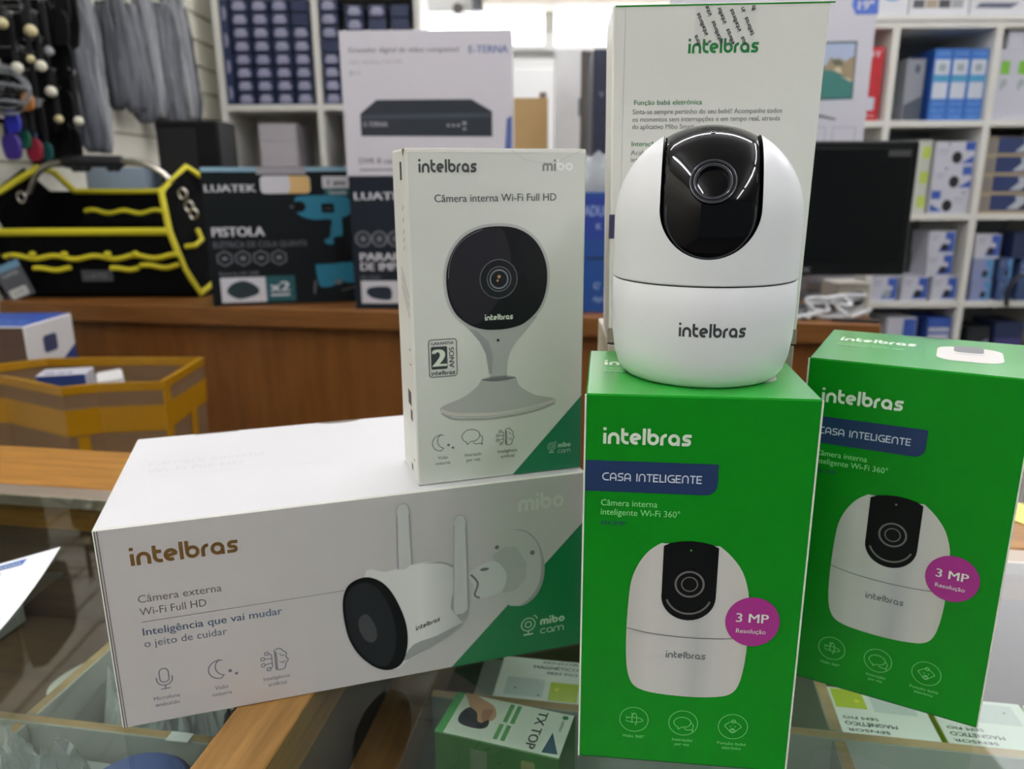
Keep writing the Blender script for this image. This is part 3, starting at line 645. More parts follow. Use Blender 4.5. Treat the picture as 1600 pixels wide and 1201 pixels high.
for s_, u1, v in (('Sinta-se sempre pertinho do seu bebê! Acompanhe todos', 85.4, 120.9), ('os momentos sem interrupções e em tempo real, através', 84.7, 117.2), ('do aplicativo Mibo Smart', 41.8, 113.6)): k.text(s_, 10.2, u1, v, 2.3, -.012)
for s_, u1, v in (('Acabe com a saudade da sua família com o áudio no', 86.4, 100.8), ('ambiente em que você estiver', 60, 97.4)): k.text(s_, 9.9, u1, v, 2.3, -.012)
k.build('body_text', mat('thin_grey_ink', (128, 132, 128), .5), A.o)
k = Ink(F); k.rect(-.4, 57.9, 14, 70.5); k.build('violet_block', mat('violet_ink', (66, 62, 96), .5), A.o)
k = Ink(F); k.rect(.4, .4, 103, 9.2); k.build('bottom_band', mat('olive_band', (150, 146, 128), .5), A.o)
k = Ink(F, 1); k.line([(.4, .6), (103, .6)], .7); k.build('bottom_crease', INKK, A.o)
k = Ink(F, 1); k.line([(0, 171.9), (107, 171.9)], .7); k.build('green_top_line', GREEN, A.o)
k = Ink(F, 1); k.line([(5.6, 1), (5.0, 171)], .25); k.build('side_fold', mat('fold_shade', (192, 194, 186), .5), A.o)
k = Ink(F, 2); k.rect(39.4, 152.9, 69.2, 171.8); tp = k.build('sealing_tape', clear('tape_film', (.985, .99, .985), 1.25, .15, .03, (.8, .82, .78)), A.o, 'clear sealing tape')
k = Ink(F, 3); th = math.radians(116); rnd = random.Random(2)
for col in range(-1, 8):
    for row in range(-6, 4):
        bx = 38.9 + col * 7.42 + row * 6.15; by = 162.1 - col * 3.73 - row * 12.67
        G = fontset(.25); x = 0
        for ch in 'intelbras':
            pl, ad = G[ch]
            def xf(a_, b_): return (bx + 1.5 * (a_ * math.cos(th) - b_ * math.sin(th)), by + 1.5 * (a_ * math.sin(th) + b_ * math.cos(th)))
            cu, cv = xf(x + .5, .5)
            if 40.2 < cu < 68.4 and 153.6 < cv < 171.0:
                for q in pl: k.line([xf(x + a_, b_) for a_, b_ in q], .42)
            x += ad
k.build('tape_lettering', INKD, tp)

# ------------------------------------------------------------------ large white box lying at left
WW = .2545; WD = .1406; WH = .1119; WY = .29383
wl = Vector((-.2020, .3391)); wc = wl + Vector((math.cos(WY), math.sin(WY))) * WW / 2
W = Carton('bullet_camera_box', 'large white camera box lying on the glass with a bullet camera picture', 'camera box', (wc.x, wc.y, .0002), WY, WW, WD, WH, [mat('bullet_box_card', (217, 218, 219), .42, spec=.4, noise=.015, nscale=30), EDGE, mat('grey_print_card', (200, 197, 196), .42, spec=.4, noise=.015, nscale=30)], {'-y': 2}, 1, .0008)
F = W.front
k = Ink(F); k.logo('intelbras', 15, 64.7, 90.6, 6.9, .27); k.build('brand_lettering', GOLD, W.o)
k = Ink(F); k.text('Câmera externa', 15.8, 55, 70.1, 4.1); k.text('Wi-Fi Full HD', 15.8, 47, 63, 4.1); k.build('description_text', mat('warm_grey_ink', (104, 104, 106), .5), W.o)
k = Ink(F); k.line([(16, 59.3), (116, 59.8)], .35); k.build('rule_line', INKG, W.o)
k = Ink(F); k.text('Inteligência que vai mudar', 15.9, 83.4, 51.7, 4.1, .01); k.build('slogan_heading', INKB, W.o)
k = Ink(F); k.text('o jeito de cuidar', 15.8, 55.3, 45, 4); k.build('slogan_text', INKS, W.o)
for x, y, nm, fn, s_, t1, t2, cap in ((22.8, 26.8, 'microphone_icon', icon_mic, 5.2, 'Microfone', 'embutido', 2.1), (49.5, 25.2, 'moon_icon', icon_moon, 5.4, 'Visão', 'noturna', 2.1), (77.6, 25, 'brain_icon', icon_brain, 6.6, 'Inteligência', 'artificial', 2.1)):
    k = Ink(F); fn(k, x, y, s_, .5); k.ctext(t1, x, 13.4, cap); k.ctext(t2, x, 9.6, cap); k.build(nm, INKS, W.o)
k = Ink(F); k.logo('mibo', 214.3, 241.6, 92.2, 7.2, .27); k.build('sub_brand_lettering', mat('pale_silver_ink', (213, 215, 209), .35), W.o)
k = Ink(F); k.poly([(173.5, .5), (WW * 1000 - .5, .5), (WW * 1000 - .5, 81)]); tri = k.build('green_triangle', GREEN2, W.o)
k = Ink(F, 1); icon_cam(k, 220.2, 19.6, 4.2, .6); k.logo('mibo', 227.6, 243, 18, 3.6, .3); k.logo('cam', 227.6, 242.6, 12, 3.4, .14); k.build('triangle_lettering', mat('pale_mint_ink', (196, 220, 196), .45), tri)
k = Ink(F); k.line([(1.1, .6), (1.1, 111)], .45); k.line([(2.3, .6), (2.3, 111)], .35); k.build('flap_edge', mat('gap_brown', (70, 60, 48), .7), W.o)
# printed bullet camera
k = Ink(F, 2); k.poly([(197 + 0, 66), (199, 73), (204, 79.5), (211, 82.4), (218, 80.5), (225, 74), (229, 64), (230, 54), (228, 44), (223, 36.5), (215, 32.9), (209, 34), (204, 40), (199, 50)]); pic = k.build('product_picture', PICL, W.o, 'printed picture of a white bullet camera')
k = Ink(F, 3); k.poly(spline([(211, 82), (219, 79), (225.5, 71), (228, 60), (227, 47), (222, 38), (215, 33.3), (219, 33.5), (225.5, 38.5), (229.6, 48), (229.8, 60), (226, 72), (219, 80)], 3, True)); k.build('picture_plate_rim', PICM, pic)
k = Ink(F, 4); k.poly([(199, 68), (206, 72), (213, 71), (219, 60), (219, 50), (212, 43.5), (205, 43)]); k.build('picture_nut', mat('nut_ink', (180, 183, 181), .5), pic)
k = Ink(F, 5); k.poly(spline([(184.5, 57), (188, 61), (197, 64.5), (203, 62), (207, 54), (205, 46), (200, 43.2), (190, 42), (186.5, 44), (188, 50)], 4, True)); k.build('picture_arm', mat('arm_ink', (208, 210, 207), .5), pic)
k = Ink(F, 6); k.line(spline([(186, 58), (190, 52), (188, 45), (191, 42.5)], 4), 1.2); k.disc(194, 60, 2.6, 1); k.disc(201.5, 72.5, 1.3); k.disc(222.5, 66, 1.4); k.build('picture_joint_shade', PICD, pic)
k = Ink(F, 7); k.poly(spline([(127, 66), (139, 67.6), (152, 69.4), (163, 69.6), (172, 67), (179, 62), (183, 52), (184.2, 40), (181, 28.5), (173, 22), (160, 16), (149, 10.8), (138, 10)], 4, True)); bdy = k.build('picture_barrel', hgrad('barrel_ink', [(.005, (226, 226, 223)), (.030, (236, 236, 233)), (.048, (206, 207, 205)), (.057, (180, 182, 181))]), pic)
k = Ink(F, 8); k.poly(spline([(160, 69), (170, 67.4), (178, 62), (181, 55), (176, 50), (174, 40), (176, 36), (181, 29), (184, 38), (183, 52), (179, 62.5), (171, 68.2)], 3, True)); k.build('picture_barrel_shade', PICM, pic)
k = Ink(F, 8); k.poly(spline([(146, 10.6), (160, 16), (173, 22), (181, 28), (177, 27.5), (165, 23), (152, 20)], 3, True)); k.build('picture_under_shade', PICM, pic)
k = Ink(F, 9); k.poly([(145.2, 68)] + [(146, 100)] + arc(149.3, 103, 3.3, 180, 0, 8) + [(152.4, 100), (152.8, 70), (149, 67.5)]); k.poly([(175.2, 38), (176.8, 90)] + arc(180.2, 92, 3.4, 180, 0, 8) + [(183.4, 89), (184, 37), (181, 34.5), (177, 34.5)]); k.build('picture_antenna', mat('antenna_ink', (204, 206, 204), .5), pic)
k = Ink(F, 10)
for pts in (((145.4, 68), (146.2, 100)), ((152.5, 100), (152.9, 70)), ((175.4, 36), (177, 90)), ((183.5, 89), (184.1, 37))): k.line(pts, .4)
k.line(arc(149.3, 103, 3.2, 180, 0, 8), .35); k.line(arc(180.2, 92, 3.3, 180, 0, 8), .35); k.build('picture_antenna_edge', PICM, pic)
k = Ink(F, 9); k.poly(spline([(127, 66.2), (134, 63.5), (140, 57), (145, 46), (148.5, 33), (148.6, 20), (145, 9.5), (138, 6.6), (130, 10), (122, 19), (117, 30), (114.8, 44), (115.2, 56), (119, 63.5)], 4, True)); k.build('picture_face_rim', BLACKP, pic)
k = Ink(F, 10); k.poly(spline([(128, 63), (134, 58), (139, 48), (142, 36), (142, 22), (138, 11), (131, 11), (123, 20), (118, 31), (116, 44), (116.6, 56), (121, 62)], 4, True)); k.build('picture_face', BLACKQ, pic)
k = Ink(F, 11); k.poly(spline([(127, 44), (131, 37), (132, 29), (129, 26), (125, 29), (122.5, 36), (123, 42)], 4, True)); k.build('picture_lens', mat('lens_smoke_ink', (58, 58, 62), .3), pic)
k = Ink(F, 8); k.xf = lambda u, v: (u, v + (u - 153.7) * .28); k.logo('intelbras', 153.7, 167.4, 28.4, 2.1, .28); k.build('picture_lettering', INKK, pic)
T = W.top
k = Ink(T); k.text('Câmera externa', 13.5, 79, 85.2, 6); k.text('Wi-Fi Full HD', 14.5, 67, 72.6, 6); k.build('top_lettering', mat('spot_varnish_grey', (204, 206, 206), .3), W.o)
k = Ink(T); k.line([(14.5, 68.5), (122, 60.5)], .35); k.build('top_rule', mat('spot_varnish_grey'), W.o)
k = Ink(T); k.line([(35, 138.6), (62, 138.9)], 1.8); k.poly(spline([(112, 140), (118, 136.5), (128, 135), (138, 136.5), (144, 140)], 4)); k.build('flap_notch', mat('notch_shade', (120, 112, 100), .6), W.o)
k = Ink(W.left); k.line([(139.4, 1), (139.4, 110)], .7); k.line([(136.8, 1), (136.8, 110)], .6); k.build('flap_gap', mat('gap_brown', (70, 60, 48), .7), W.o)

# ------------------------------------------------------------------ white box standing on it
MW, MD, MH, MY = .0947, .0453, .1762, .29069
M_ = Carton('indoor_camera_box', 'white camera box with a round stand camera picture, standing on the lying box', 'camera box', (-.00589, .40478, WH + .0003), MY, MW, MD, MH, [WHITEM, EDGE, mat('flap_brown', (132, 112, 84), .7)], None, 0, .0009)
F = M_.front
k = Ink(F); k.logo('intelbras', 6.2, 35.4, 164.6, 4.5, .28); k.build('brand_lettering', mat('dark_silver_foil', (92, 96, 94), .34, metal=.4), M_.o)
k = Ink(F); k.logo('mi', 70.4, 77.9, 165.2, 4.0, .28); k.build('sub_brand_lettering', SILV, M_.o)
k = Ink(F); k.logo('bo', 78.3, 87.2, 165.3, 4.0, .28); k.build('sub_brand_lettering', mat('bright_foil', (255, 255, 254), .25), M_.o)
k = Ink(F); k.text('Câmera interna Wi-Fi Full HD', 13.7, 78.1, 150.3, 3.7, -.012); k.build('description_text', mat('thin_dark_ink', (84, 88, 88), .5), M_.o)
hd = [(46.2, 137.9), (56, 136.7), (64, 132.5), (69.5, 126), (72.6, 118), (73.4, 110), (72, 101), (68, 93), (60.5, 86.6), (53, 84.4), (46, 83.9), (38.5, 84.4), (31, 87), (24, 92.5), (20, 100), (18.5, 109), (19.2, 118), (22.6, 126.5), (28.5, 133), (36.5, 136.8)]
cx, cy = 46.1, 110.8
k = Ink(F); k.poly(spline([(cx + (x - cx) * 1.055, cy + (y - cy) * 1.055) for x, y in hd], 4, True)); pic = k.build('product_picture', PICL, M_.o, 'printed picture of a white camera on a round stand')
k = Ink(F, 1); k.poly(spline([(24.5, 90), (30, 84.8), (35.8, 77.8), (39, 71), (40.7, 65), (41.1, 58.5), (41.3, 56.5)], 4) + spline([(50.5, 56.5), (50.6, 58.5), (51.1, 66), (53, 72), (56.3, 77), (61, 82), (68, 90)], 4)); k.build('picture_neck', mat('neck_grey', (182, 184, 180), .5), pic)
k = Ink(F, 2); k.poly([(40.7, 60), (42.2, 60), (42.8, 70), (40.5, 78), (34, 84), (30, 85.5), (35.8, 77.8), (39, 71)]); k.build('picture_neck_shade', PICM, pic)
bs = [(36.2, 57.4), (35.4, 55.5), (33.5, 53.2), (29.5, 50), (24.7, 47.6), (18, 45.4), (14.2, 43.8), (13.2, 42.3), (15, 39.5), (20, 37.8), (30, 36.4), (44, 36), (56, 36.7), (68, 38.2), (76, 40), (78.9, 41.6), (77.5, 43.3), (72, 44.7), (66.5, 46.2), (60, 50), (57, 53.2), (55.9, 57)]
k = Ink(F, 1); k.poly(spline(bs, 3) + spline([(52, 58.2), (46, 58.6), (40, 58.3)], 3)); k.build('picture_base', mat('base_grey', (186, 187, 183), .5), pic)
k = Ink(F, 2); k.line(spline([(13.6, 42), (20, 39.3), (32, 37.8), (44, 37.3), (58, 38.1), (70, 40), (78.4, 41.8)], 4), 1.9); k.build('picture_base_rim', PICW, pic)
k = Ink(F, 3); k.poly(spline([(36.3, 57.2), (40, 56), (46, 55.7), (52, 56), (55.8, 57), (51, 57.4), (46, 57.1), (41, 57.4)], 3, True)); k.build('picture_collar', PICD, pic)
k = Ink(F); k.line(spline([(14, 40.4), (20, 36.7), (32, 35.2), (44, 34.8), (58, 35.6), (70, 37.6), (78.6, 40.4)], 4), 1.2); k.build('picture_shadow', mat('soft_shadow_ink', (172, 172, 166), .5), pic)
k = Ink(F, 3); k.poly(spline(hd, 4, True)); k.build('picture_face', mat('face_ink', (22, 22, 26), .35, spec=.3), pic)
k = Ink(F, 4); k.poly(spline([(46.2, 137.2), (37, 136), (29, 132), (23.4, 126), (20, 118), (19.4, 109), (21, 100), (25, 93), (31, 88), (38, 90), (50, 105), (53, 115), (52.6, 126), (49, 136)], 4, True)); k.build('picture_gloss', mat('gloss_ink', (42, 40, 46), .35, spec=.3), pic)
k = Ink(F, 5); k.disc(46.4, 110.8, 10.1, n=40); k.build('picture_lens', mat('lens_ink', (26, 27, 31), .25), pic)
k = Ink(F, 6); k.ring(46.4, 110.8, 10.1, .3, n=40); k.ring(46.6, 110.8, 6.4, .3); k.ring(46.6, 110.7, 4.8, .75); k.line(spline([(19.6, 112), (20.5, 120), (24, 127.5), (30, 133), (38, 136.5)], 5), .3); k.build('picture_lens_ring', mat('lens_line_ink', (128, 132, 136), .3), pic)
k = Ink(F, 7); k.disc(46.6, 112, .9); k.disc(45.8, 110, .6); k.build('picture_glint', mat('glint_ink', (176, 140, 96), .3), pic)
k = Ink(F, 5); k.logo('intelbras', 38.7, 54, 89.2, 2.2, .28); k.build('picture_lettering', INKW, pic)
k = Ink(F, 3); k.disc(45.8, 78.2, .75); k.build('picture_microphone', INKK, pic)
k = Ink(F); k.line([(x, y) for x, y in arc(21.6, 79, 1.5, 0, 90, 4) + arc(9.7, 79, 1.5, 90, 180, 4) + arc(9.7, 62, 1.5, 180, 270, 4) + arc(21.6, 62, 1.5, 270, 360, 4)], .45, True)
k.rrect(9.3, 64.6, 18, 76.8, .8); wr = k.build('warranty_seal', INKD, M_.o)
k = Ink(F); k.text('GARANTIA', 9.3, 21.6, 77.7, 1.5, .03); k.logo('intelbras', 9.3, 21.9, 61.4, 1.7, .28); k.xf = lambda u, v: (21.6 - v, 65 + u); k.text('ANOS', 0, 11, 0, 2.6, .03); k.build('seal_lettering', INKD, wr)
k = Ink(F, 1); k.text('2', 10.4, 17, 66.2, 9, .05); k.build('seal_number', INKW, wr)
for x, y, nm, fn, s_, t1, t2 in ((13, 23.6, 'moon_icon', icon_moon, 4.5, 'Visão', 'noturna'), (30, 25.6, 'speech_icon', icon_bubbles, 5.2, 'Interação', 'por voz'), (49.6, 23.3, 'brain_icon', icon_brain, 4.9, 'Inteligência', 'artificial')):
    k = Ink(F); fn(k, x, y, s_, .36); k.ctext(t1, x + 1, 14.3, 1.75); k.ctext(t2, x + 1, 11.2, 1.75); k.build(nm, INKD, M_.o)
k = Ink(F); k.poly([(53.4, .5), (MW * 1000 - .4, .5), (MW * 1000 - .4, 43.5)]); tri = k.build('green_triangle', mat('teal_green_ink', None, .38, linear=(.022, .215, .105)), M_.o)
k = Ink(F, 1); icon_cam(k, 76.6, 14.8, 2.2, .34); k.logo('mibo', 80.4, 88, 13.8, 2, .3); k.logo('cam', 80.4, 88, 10.4, 2, .14); k.build('triangle_lettering', mat('pale_mint_ink'), tri)
L = M_.left
k = Ink(L); k.xf = lambda u, v: (u, v)
k.rect(26, 161, 32, 170)
for y in (126, 130, 134, 140, 146): k.line([(30, y), (33.5, y + 2.5)], .7)
for y in (92, 97, 102): k.line([(18, y + 14), (40, y)], .7)
for y in (12, 66, 74): k.line([(34, y), (38, y)], .8)
k.rect(24, 42, 34, 50); k.rect(30, 34, 36, 40); k.rect(26, 3.5, 31, 7.5); k.build('side_print', INKD, M_.o)
k = Ink(L, 1); k.poly([(37.5, 172.4), (44.6, 175.9), (35, 175.9)]); k.build('flap_gap', mat('flap_brown'), M_.o)
k = Ink(M_.front); k.rect(.6, 174.2, 94.1, 176); k.build('top_fold_light', mat('lit_fold_white', (246, 246, 238), .4), M_.o)  # paler strip paints in the light caught along the bent top edge
k = Ink(M_.front, 1); k.line(spline([(54, 175.4), (62, 170.5), (76, 169.2), (84, 172), (93.5, 176)], 5), .25); k.build('flap_crease', mat('crease_grey', (206, 208, 200), .5), M_.o)

# ------------------------------------------------------------------ pan and tilt camera
PT = thing('pan_tilt_camera', 'white egg shaped pan and tilt camera standing on the front green box', 'security camera', (.0892, .3590, GH + .0006), 0)
RB = .0416; SC = .0705
def brad(z):
    pf = [(0, .0345), (.001, .0358), (.004, .0380), (.0095, .0399), (.019, .0412), (.030, .0416), (.0455, .0416)]
    for (z0, r0), (z1, r1) in zip(pf, pf[1:]):
        if z <= z1: return r0 + (r1 - r0) * (z - z0) / (z1 - z0)
    return RB
base = MB(); base.lathe([(0, 0)] + [(brad(z), z) for z in (0, .001, .0025, .004, .0065, .0095, .014, .019, .030, .0438)] + [(.0411, .0444), (0, .0444)], 96)
base.build('base', SHELLW, PT, True, angle=50)
MB().lathe([(0, .0442), (.0405, .0442), (.0405, .0452), (0, .0452)], 64).build('seam_gasket', MATTK, PT, True)
BY = math.radians(-7.5); HY = math.radians(-12)
def wrap(u, v, L):
    r = brad(v) + L; a_ = u / RB; x, y = r * math.sin(a_), -r * math.cos(a_)
    return Vector((x * math.cos(BY) - y * math.sin(BY), x * math.sin(BY) + y * math.cos(BY), v))
k = Ink(Face((0, 0, 0), (1, 0, 0), (0, 0, 1), wrap)); k.logo('intelbras', -13.6, 14.4, 23.6, 4.25, .27, 3); k.build('brand_lettering', INKD, PT)
sh = MB(); prof = [(0, .0450), (.0409, .0450), (RB, .0456), (RB, SC - .008)] + [(RB * math.cos(math.radians(a_)), SC + RB * math.sin(math.radians(a_))) for a_ in range(-2, 90, 4)] + [(0, SC + RB)]
sh.lathe(prof, 128)
so = bpy.data.objects.new('shell_blank', sh.mesh('shell_blank', [SHELLW, MATTK])); C.objects.link(so)
cut = MB(); SB = .0765; SR = .0205
cut.prism([(SR, .2), (-SR, .2)] + arc(0, SB, SR, 180, 360, 40), -.08, .026, 'y', 1)
co = bpy.data.objects.new('slot_cutter', cut.mesh('slot_cutter', [SHELLW, MATTK])); C.objects.link(co)
co.rotation_euler = (0, 0, HY)
bm_ = so.modifiers.new('slot', 'BOOLEAN'); bm_.operation = 'DIFFERENCE'; bm_.object = co; bm_.solver = 'EXACT'
bpy.context.view_layer.update(); dg = bpy.context.evaluated_depsgraph_get()
me = bpy.data.meshes.new_from_object(so.evaluated_get(dg)); me.name = 'head_shell'
bpy.data.objects.remove(so); bpy.data.objects.remove(co)
me.polygons.foreach_set('use_smooth', [True] * len(me.polygons)); me.set_sharp_from_angle(angle=math.radians(40))
so = bpy.data.objects.new('head_shell', me); C.objects.link(so); so.parent = PT
head = bpy.data.objects.new('lens_dome', None)
RD = .0407
dm = MB(); pr = [(0, SC - RD)] + [(RD * math.cos(math.radians(a_)), SC + RD * math.sin(math.radians(a_))) for a_ in range(-85, 90, 5)] + [(0, SC + RD)]
dm.lathe([(r, z) for r, z in pr], 96)
dm.v = [(x, y, max(z, .0462)) for x, y, z in dm.v]
dm.v = [(max(-.0199, min(.0199, x)), y, z) for x, y, z in dm.v]
head = dm.build('lens_dome', GLOSSK, PT, True, label='glossy black tilting lens head', angle=60); head.rotation_euler = (0, 0, HY)
EL = math.radians(23.5)
def on_dome(az, el, r): return Vector((r * math.sin(az) * math.cos(el), -r * math.cos(az) * math.cos(el), SC + r * math.sin(el)))
Ml = Matrix.Translation(on_dome(math.radians(.6), EL, RD - .0012)) @ Matrix.Rotation(PI / 2 - EL, 4, 'X')
RINGK = mat('lens_ring_black', (26, 28, 34), .25, spec=.6); LENSG = mat('lens_glass', (3, 4, 9), .08, spec=.3)
l1 = MB(); l1.lathe([(.0086, -.004), (.0093, -.001), (.0093, .0022), (.0090, .0026), (.0084, .0026), (.0080, .0021), (.0077, .0021), (.0074, .0025), (.0066, .0025), (.0056, -.0005), (.0050, -.001), (0, -.001)], 56, 0, Ml)
lens = l1.build('lens_barrel', RINGK, head, True, angle=25)
l2 = MB(); l2.lathe([(.0052, -.0008), (.0046, -.0002), (.003, .0001), (.0015, .0003), (0, .0003)], 40, 0, Ml); l2.build('lens_glass', LENSG, head, True)
l3 = MB()
for rr, zz in ((.0092, .0025), (.0075, .0026), (.0056, .0004), (.0034, .0003), (.0014, .0004)): l3.tube([(Ml @ Vector((rr * math.cos(t * PI / 24), rr * math.sin(t * PI / 24), zz))) for t in range(49)], .00016, 6, cap=False)
l3.build('lens_rings', mat('ring_grey', (120, 124, 132), .2, metal=.8), head, True)
gr = MB(); pth = []
for x, z in [(-.0178, .040), (-.0178, .026), (-.0178, .012)] + [(.0178 * math.cos(math.radians(a_)), .0105 + .0178 * math.sin(math.radians(a_)) * .98) for a_ in range(180, 361, 9)] + [(.0178, .012), (.0178, .026), (.0178, .040)]:
    zz = SC - .003 + z - .012 if False else z + SC - .0118 + .0045
    yy = -math.sqrt(max(1e-8, (RD + .0001) ** 2 - x * x - (zz - SC) ** 2)) if (RD + .0001) ** 2 - x * x - (zz - SC) ** 2 > 0 else None
    if yy is not None: pth.append((x, yy, zz))
gr.tube(pth, .00032, 6); gr.build('faceplate_seam', mat('seam_grey', (58, 62, 68), .35), head, True)
ld = MB(); c0 = on_dome(0, math.radians(64), RD)
Mt = Matrix.Translation(c0) @ Matrix.Rotation(PI / 2 - math.radians(64), 4, 'X')
ld.tube([(Mt @ Vector((.0009 * math.cos(t * PI / 10), .0009 * math.sin(t * PI / 10), .0001))) for t in range(21)], .00018, 6, cap=False); ld.build('microphone_hole', mat('ring_grey'), head, True)

# ------------------------------------------------------------------ long wooden counter behind the showcase
CA = math.radians(-10.6)
cf = atz(930, 495, 0)
def CW(a, b, z=0.0): return Vector((cf.x + a * math.cos(CA) - b * math.sin(CA), cf.y + a * math.sin(CA) + b * math.cos(CA), z))
CWD = wood('counter_wood', (112, 72, 32), (138, 90, 42), 0.4, (2, 22, 22)); CWD2 = wood('counter_front_wood', (118, 72, 29), (140, 90, 41), 0.42, (9, 9, 1.2))
ct = thing('wooden_counter', 'long brown wooden counter along the back of the shop floor', 'counter', (cf.x, cf.y, 0), CA)
ce = atz(1375, 505, 0); CE = (ce.x - cf.x) * math.cos(CA) + (ce.y - cf.y) * math.sin(CA); CL = -1.41
MB().cbox(CL, CE, 0, .56, -.042, -.0002, .002).build('worktop', CWD, ct)
MB().cbox(CL, CE - .02, .03, .048, FLOORZ, -.0425, .001).build('front_panel', CWD2, ct)
MB().cbox(CE - .0195, CE - .001, .03, .55, FLOORZ, -.0425, .001).build('side_panel', CWD2, ct)

# tool bag
NYL = mat('black_nylon', (4, 4, 5), 0.8, spec=.12, noise=.2, nscale=90); YTRIM = mat('yellow_trim', (212, 202, 34), 0.6); CHR = mat('chrome', (196, 192, 180), 0.22, metal=.9)
bl = atz(306, 467, 0)
tb = thing('tool_bag', 'open black tool bag with yellow trim and a steel arch handle', 'tool bag', (bl.x, bl.y + .035, 0), math.radians(-1))
KX = .00147
def bx(px): return (px - 306) * KX
def bz(py): return (467 - py) * KX
XL, XR = bx(-31), bx(300); TH = .0025
def panel(pts, t=(0, TH, 0)):
    mb = MB(); n = len(pts); T = Vector(t); V = [Vector(p) for p in pts] + [Vector(p) + T for p in pts]
    mb.add(V, [list(range(n)), list(range(2 * n - 1, n - 1, -1))] + [[i, i + n, (i + 1) % n + n, (i + 1) % n] for i in range(n)]); return mb
zf, zb, zp = bz(361), bz(298), bz(259)
xr1, xr2 = bx(263), bx(250)
panel([(XL, 0, 0), (bx(306), 0, 0), (xr1, .012, zf), (XL, .012, zf)]).build('front_panel', NYL, tb)
panel([(XL, .19, 0), (bx(306), .19, 0), (xr2, .185, zb), (bx(48), .185, zb), (XL, .185, zb)]).build('back_panel', NYL, tb)
panel([(bx(306), 0, 0), (bx(306) + .012, .19, 0), (bx(308), .19, zb * .98), (bx(276), .10, zp), (xr2, .03, zb), (xr1, .012, zf)], (.0025, 0, 0)).build('end_panel', NYL, tb)
panel([(XL, 0, 0), (XL + .02, .19, 0), (XL + .05, .19, zb), (XL + .048, .10, zp), (XL + .006, .03, zb), (XL, .012, zf)], (-.0025, 0, 0)).build('end_panel', NYL, tb)
panel([(XL, 0, .001), (bx(306), 0, .001), (bx(306), .19, .001), (XL, .19, .001)], (0, 0, .004)).build('bottom_panel', NYL, tb)
panel([(bx(62), .15, bz(355)), (bx(255), .15, bz(355)), (bx(246), .165, bz(331)), (bx(70), .165, bz(328))]).build('inner_pocket', NYL, tb)
panel([(XL, -.012, 0.01), (bx(298), -.012, .01), (bx(276), -.010, bz(398)), (XL, -.010, bz(401))]).build('outer_pocket', NYL, tb)
def trim(pts, r=.0055, sub=5): MB().tube(spline(pts, sub), r, 8, flat=1.0).build('trim', YTRIM, tb, True)
trim([(XL, .010, zf), (bx(100), .008, zf), (xr1, .010, zf)], .0092)
trim([(bx(48), .185, zb), (bx(150), .187, zb - .002), (bx(250), .185, zb)], .0066)
MB().tube([(bx(250), .185, zb), (bx(251), .03, zb + .004), (bx(274), .10, zp), (bx(311), .185, zb)], .0078, 8).build('trim', YTRIM, tb, True)
MB().tube([(XL + .02, .03, zb), (bx(-6), .06, zb + .02), (bx(24), .10, zp), (bx(34), .14, zp - .01), (bx(48), .185, zb)], .0078, 8).build('trim', YTRIM, tb, True)
MB().tube([(xr2, .03, zb), (xr1, .008, zf), (bx(274), .0, bz(390)), (bx(285), -.004, bz(422)), (bx(307), -.004, .0095), (bx(326), .10, bz(435))], .0078, 8).build('trim', YTRIM, tb, True)
def wavy(x0, x1, py, y, bumps, amp=.004, r=.006):
    n = 40; MB().tube([(bx(x0 + (x1 - x0) * i / n), y, bz(py) + amp * math.sin(i / n * bumps * 2 * PI) - .003 * math.sin(i / n * PI)) for i in range(n + 1)], r, 8).build('pocket_trim', YTRIM, tb, True)
wavy(70, 247, 332, .163, 3.2); wavy(-6, 278, 399, -.014, 4.3); wavy(40, 101, 418, -.016, 1.2, .002); wavy(167, 212, 418, -.016, 1, .002); wavy(216, 278, 414, -.016, 1.1, .003)
for px in (42, 94, 165, 210): MB().ball((bx(px), -.016, bz(395)), .0085, 10, 0, .8).build('pocket_loop', YTRIM, tb, True)
MB().tube([(bx(283), .02, bz(386)), (bx(300), .02, bz(384)), (bx(303), .05, bz(376)), (bx(294), .06, bz(360))], .006, 8).build('side_loop', YTRIM, tb, True)
hp = spline([(bx(2), .10, bz(300)), (bx(22), .10, bz(268)), (bx(48), .10, bz(253)), (bx(80), .10, bz(249)), (bx(165), .10, bz(249)), (bx(204), .10, bz(253)), (bx(234), .10, bz(269)), (bx(260), .10, bz(296)), (bx(276), .10, bz(318))], 5)
MB().tube(hp, .0082, 12).build('handle', CHR, tb, True)
g = MB(); g.tube([(bx(68), .10, bz(250)), (bx(72), .10, bz(250)), (bx(110), .10, bz(249)), (bx(168), .10, bz(250)), (bx(171), .10, bz(250))], [.0105, .0145, .0145, .0145, .0105], 12)
for px in (88, 98, 107, 148, 158): g.ball((bx(px), .10, bz(259)), .011, 10)
g.build('handle_grip', mat('grip_rubber', (34, 35, 38), .6), tb, True)
for px, py in ((279, 302), (287, 322), (293, 334), (11, 306)):
    m = MB(); m.tube([(bx(px) + .010 * math.cos(t * PI / 8), -.0 + .05, bz(py) + .012 * math.sin(t * PI / 8)) for t in range(17)], .0032, 8); m.build('buckle', CHR, tb, True)
pl = Face((bx(116), -.0125, bz(440)), (1, 0, 0), (0, 0, 1)); MB().cbox(bx(116), bx(168), -.0135, -.0115, bz(440), bz(421), .0005).build('name_plate', mat('plate_charcoal', (44, 46, 50), .4), tb)
k = Ink(Face((bx(116), -.0136, bz(440)), (1, 0, 0), (0, 0, 1))); k.line([(4, 4), (72, 4), (72, 24), (4, 24)], 1.2, True); k.text('LUATEK', 10, 66, 8.5, 11, .03); k.build('plate_lettering', mat('plate_grey', (128, 130, 134), .5), tb)
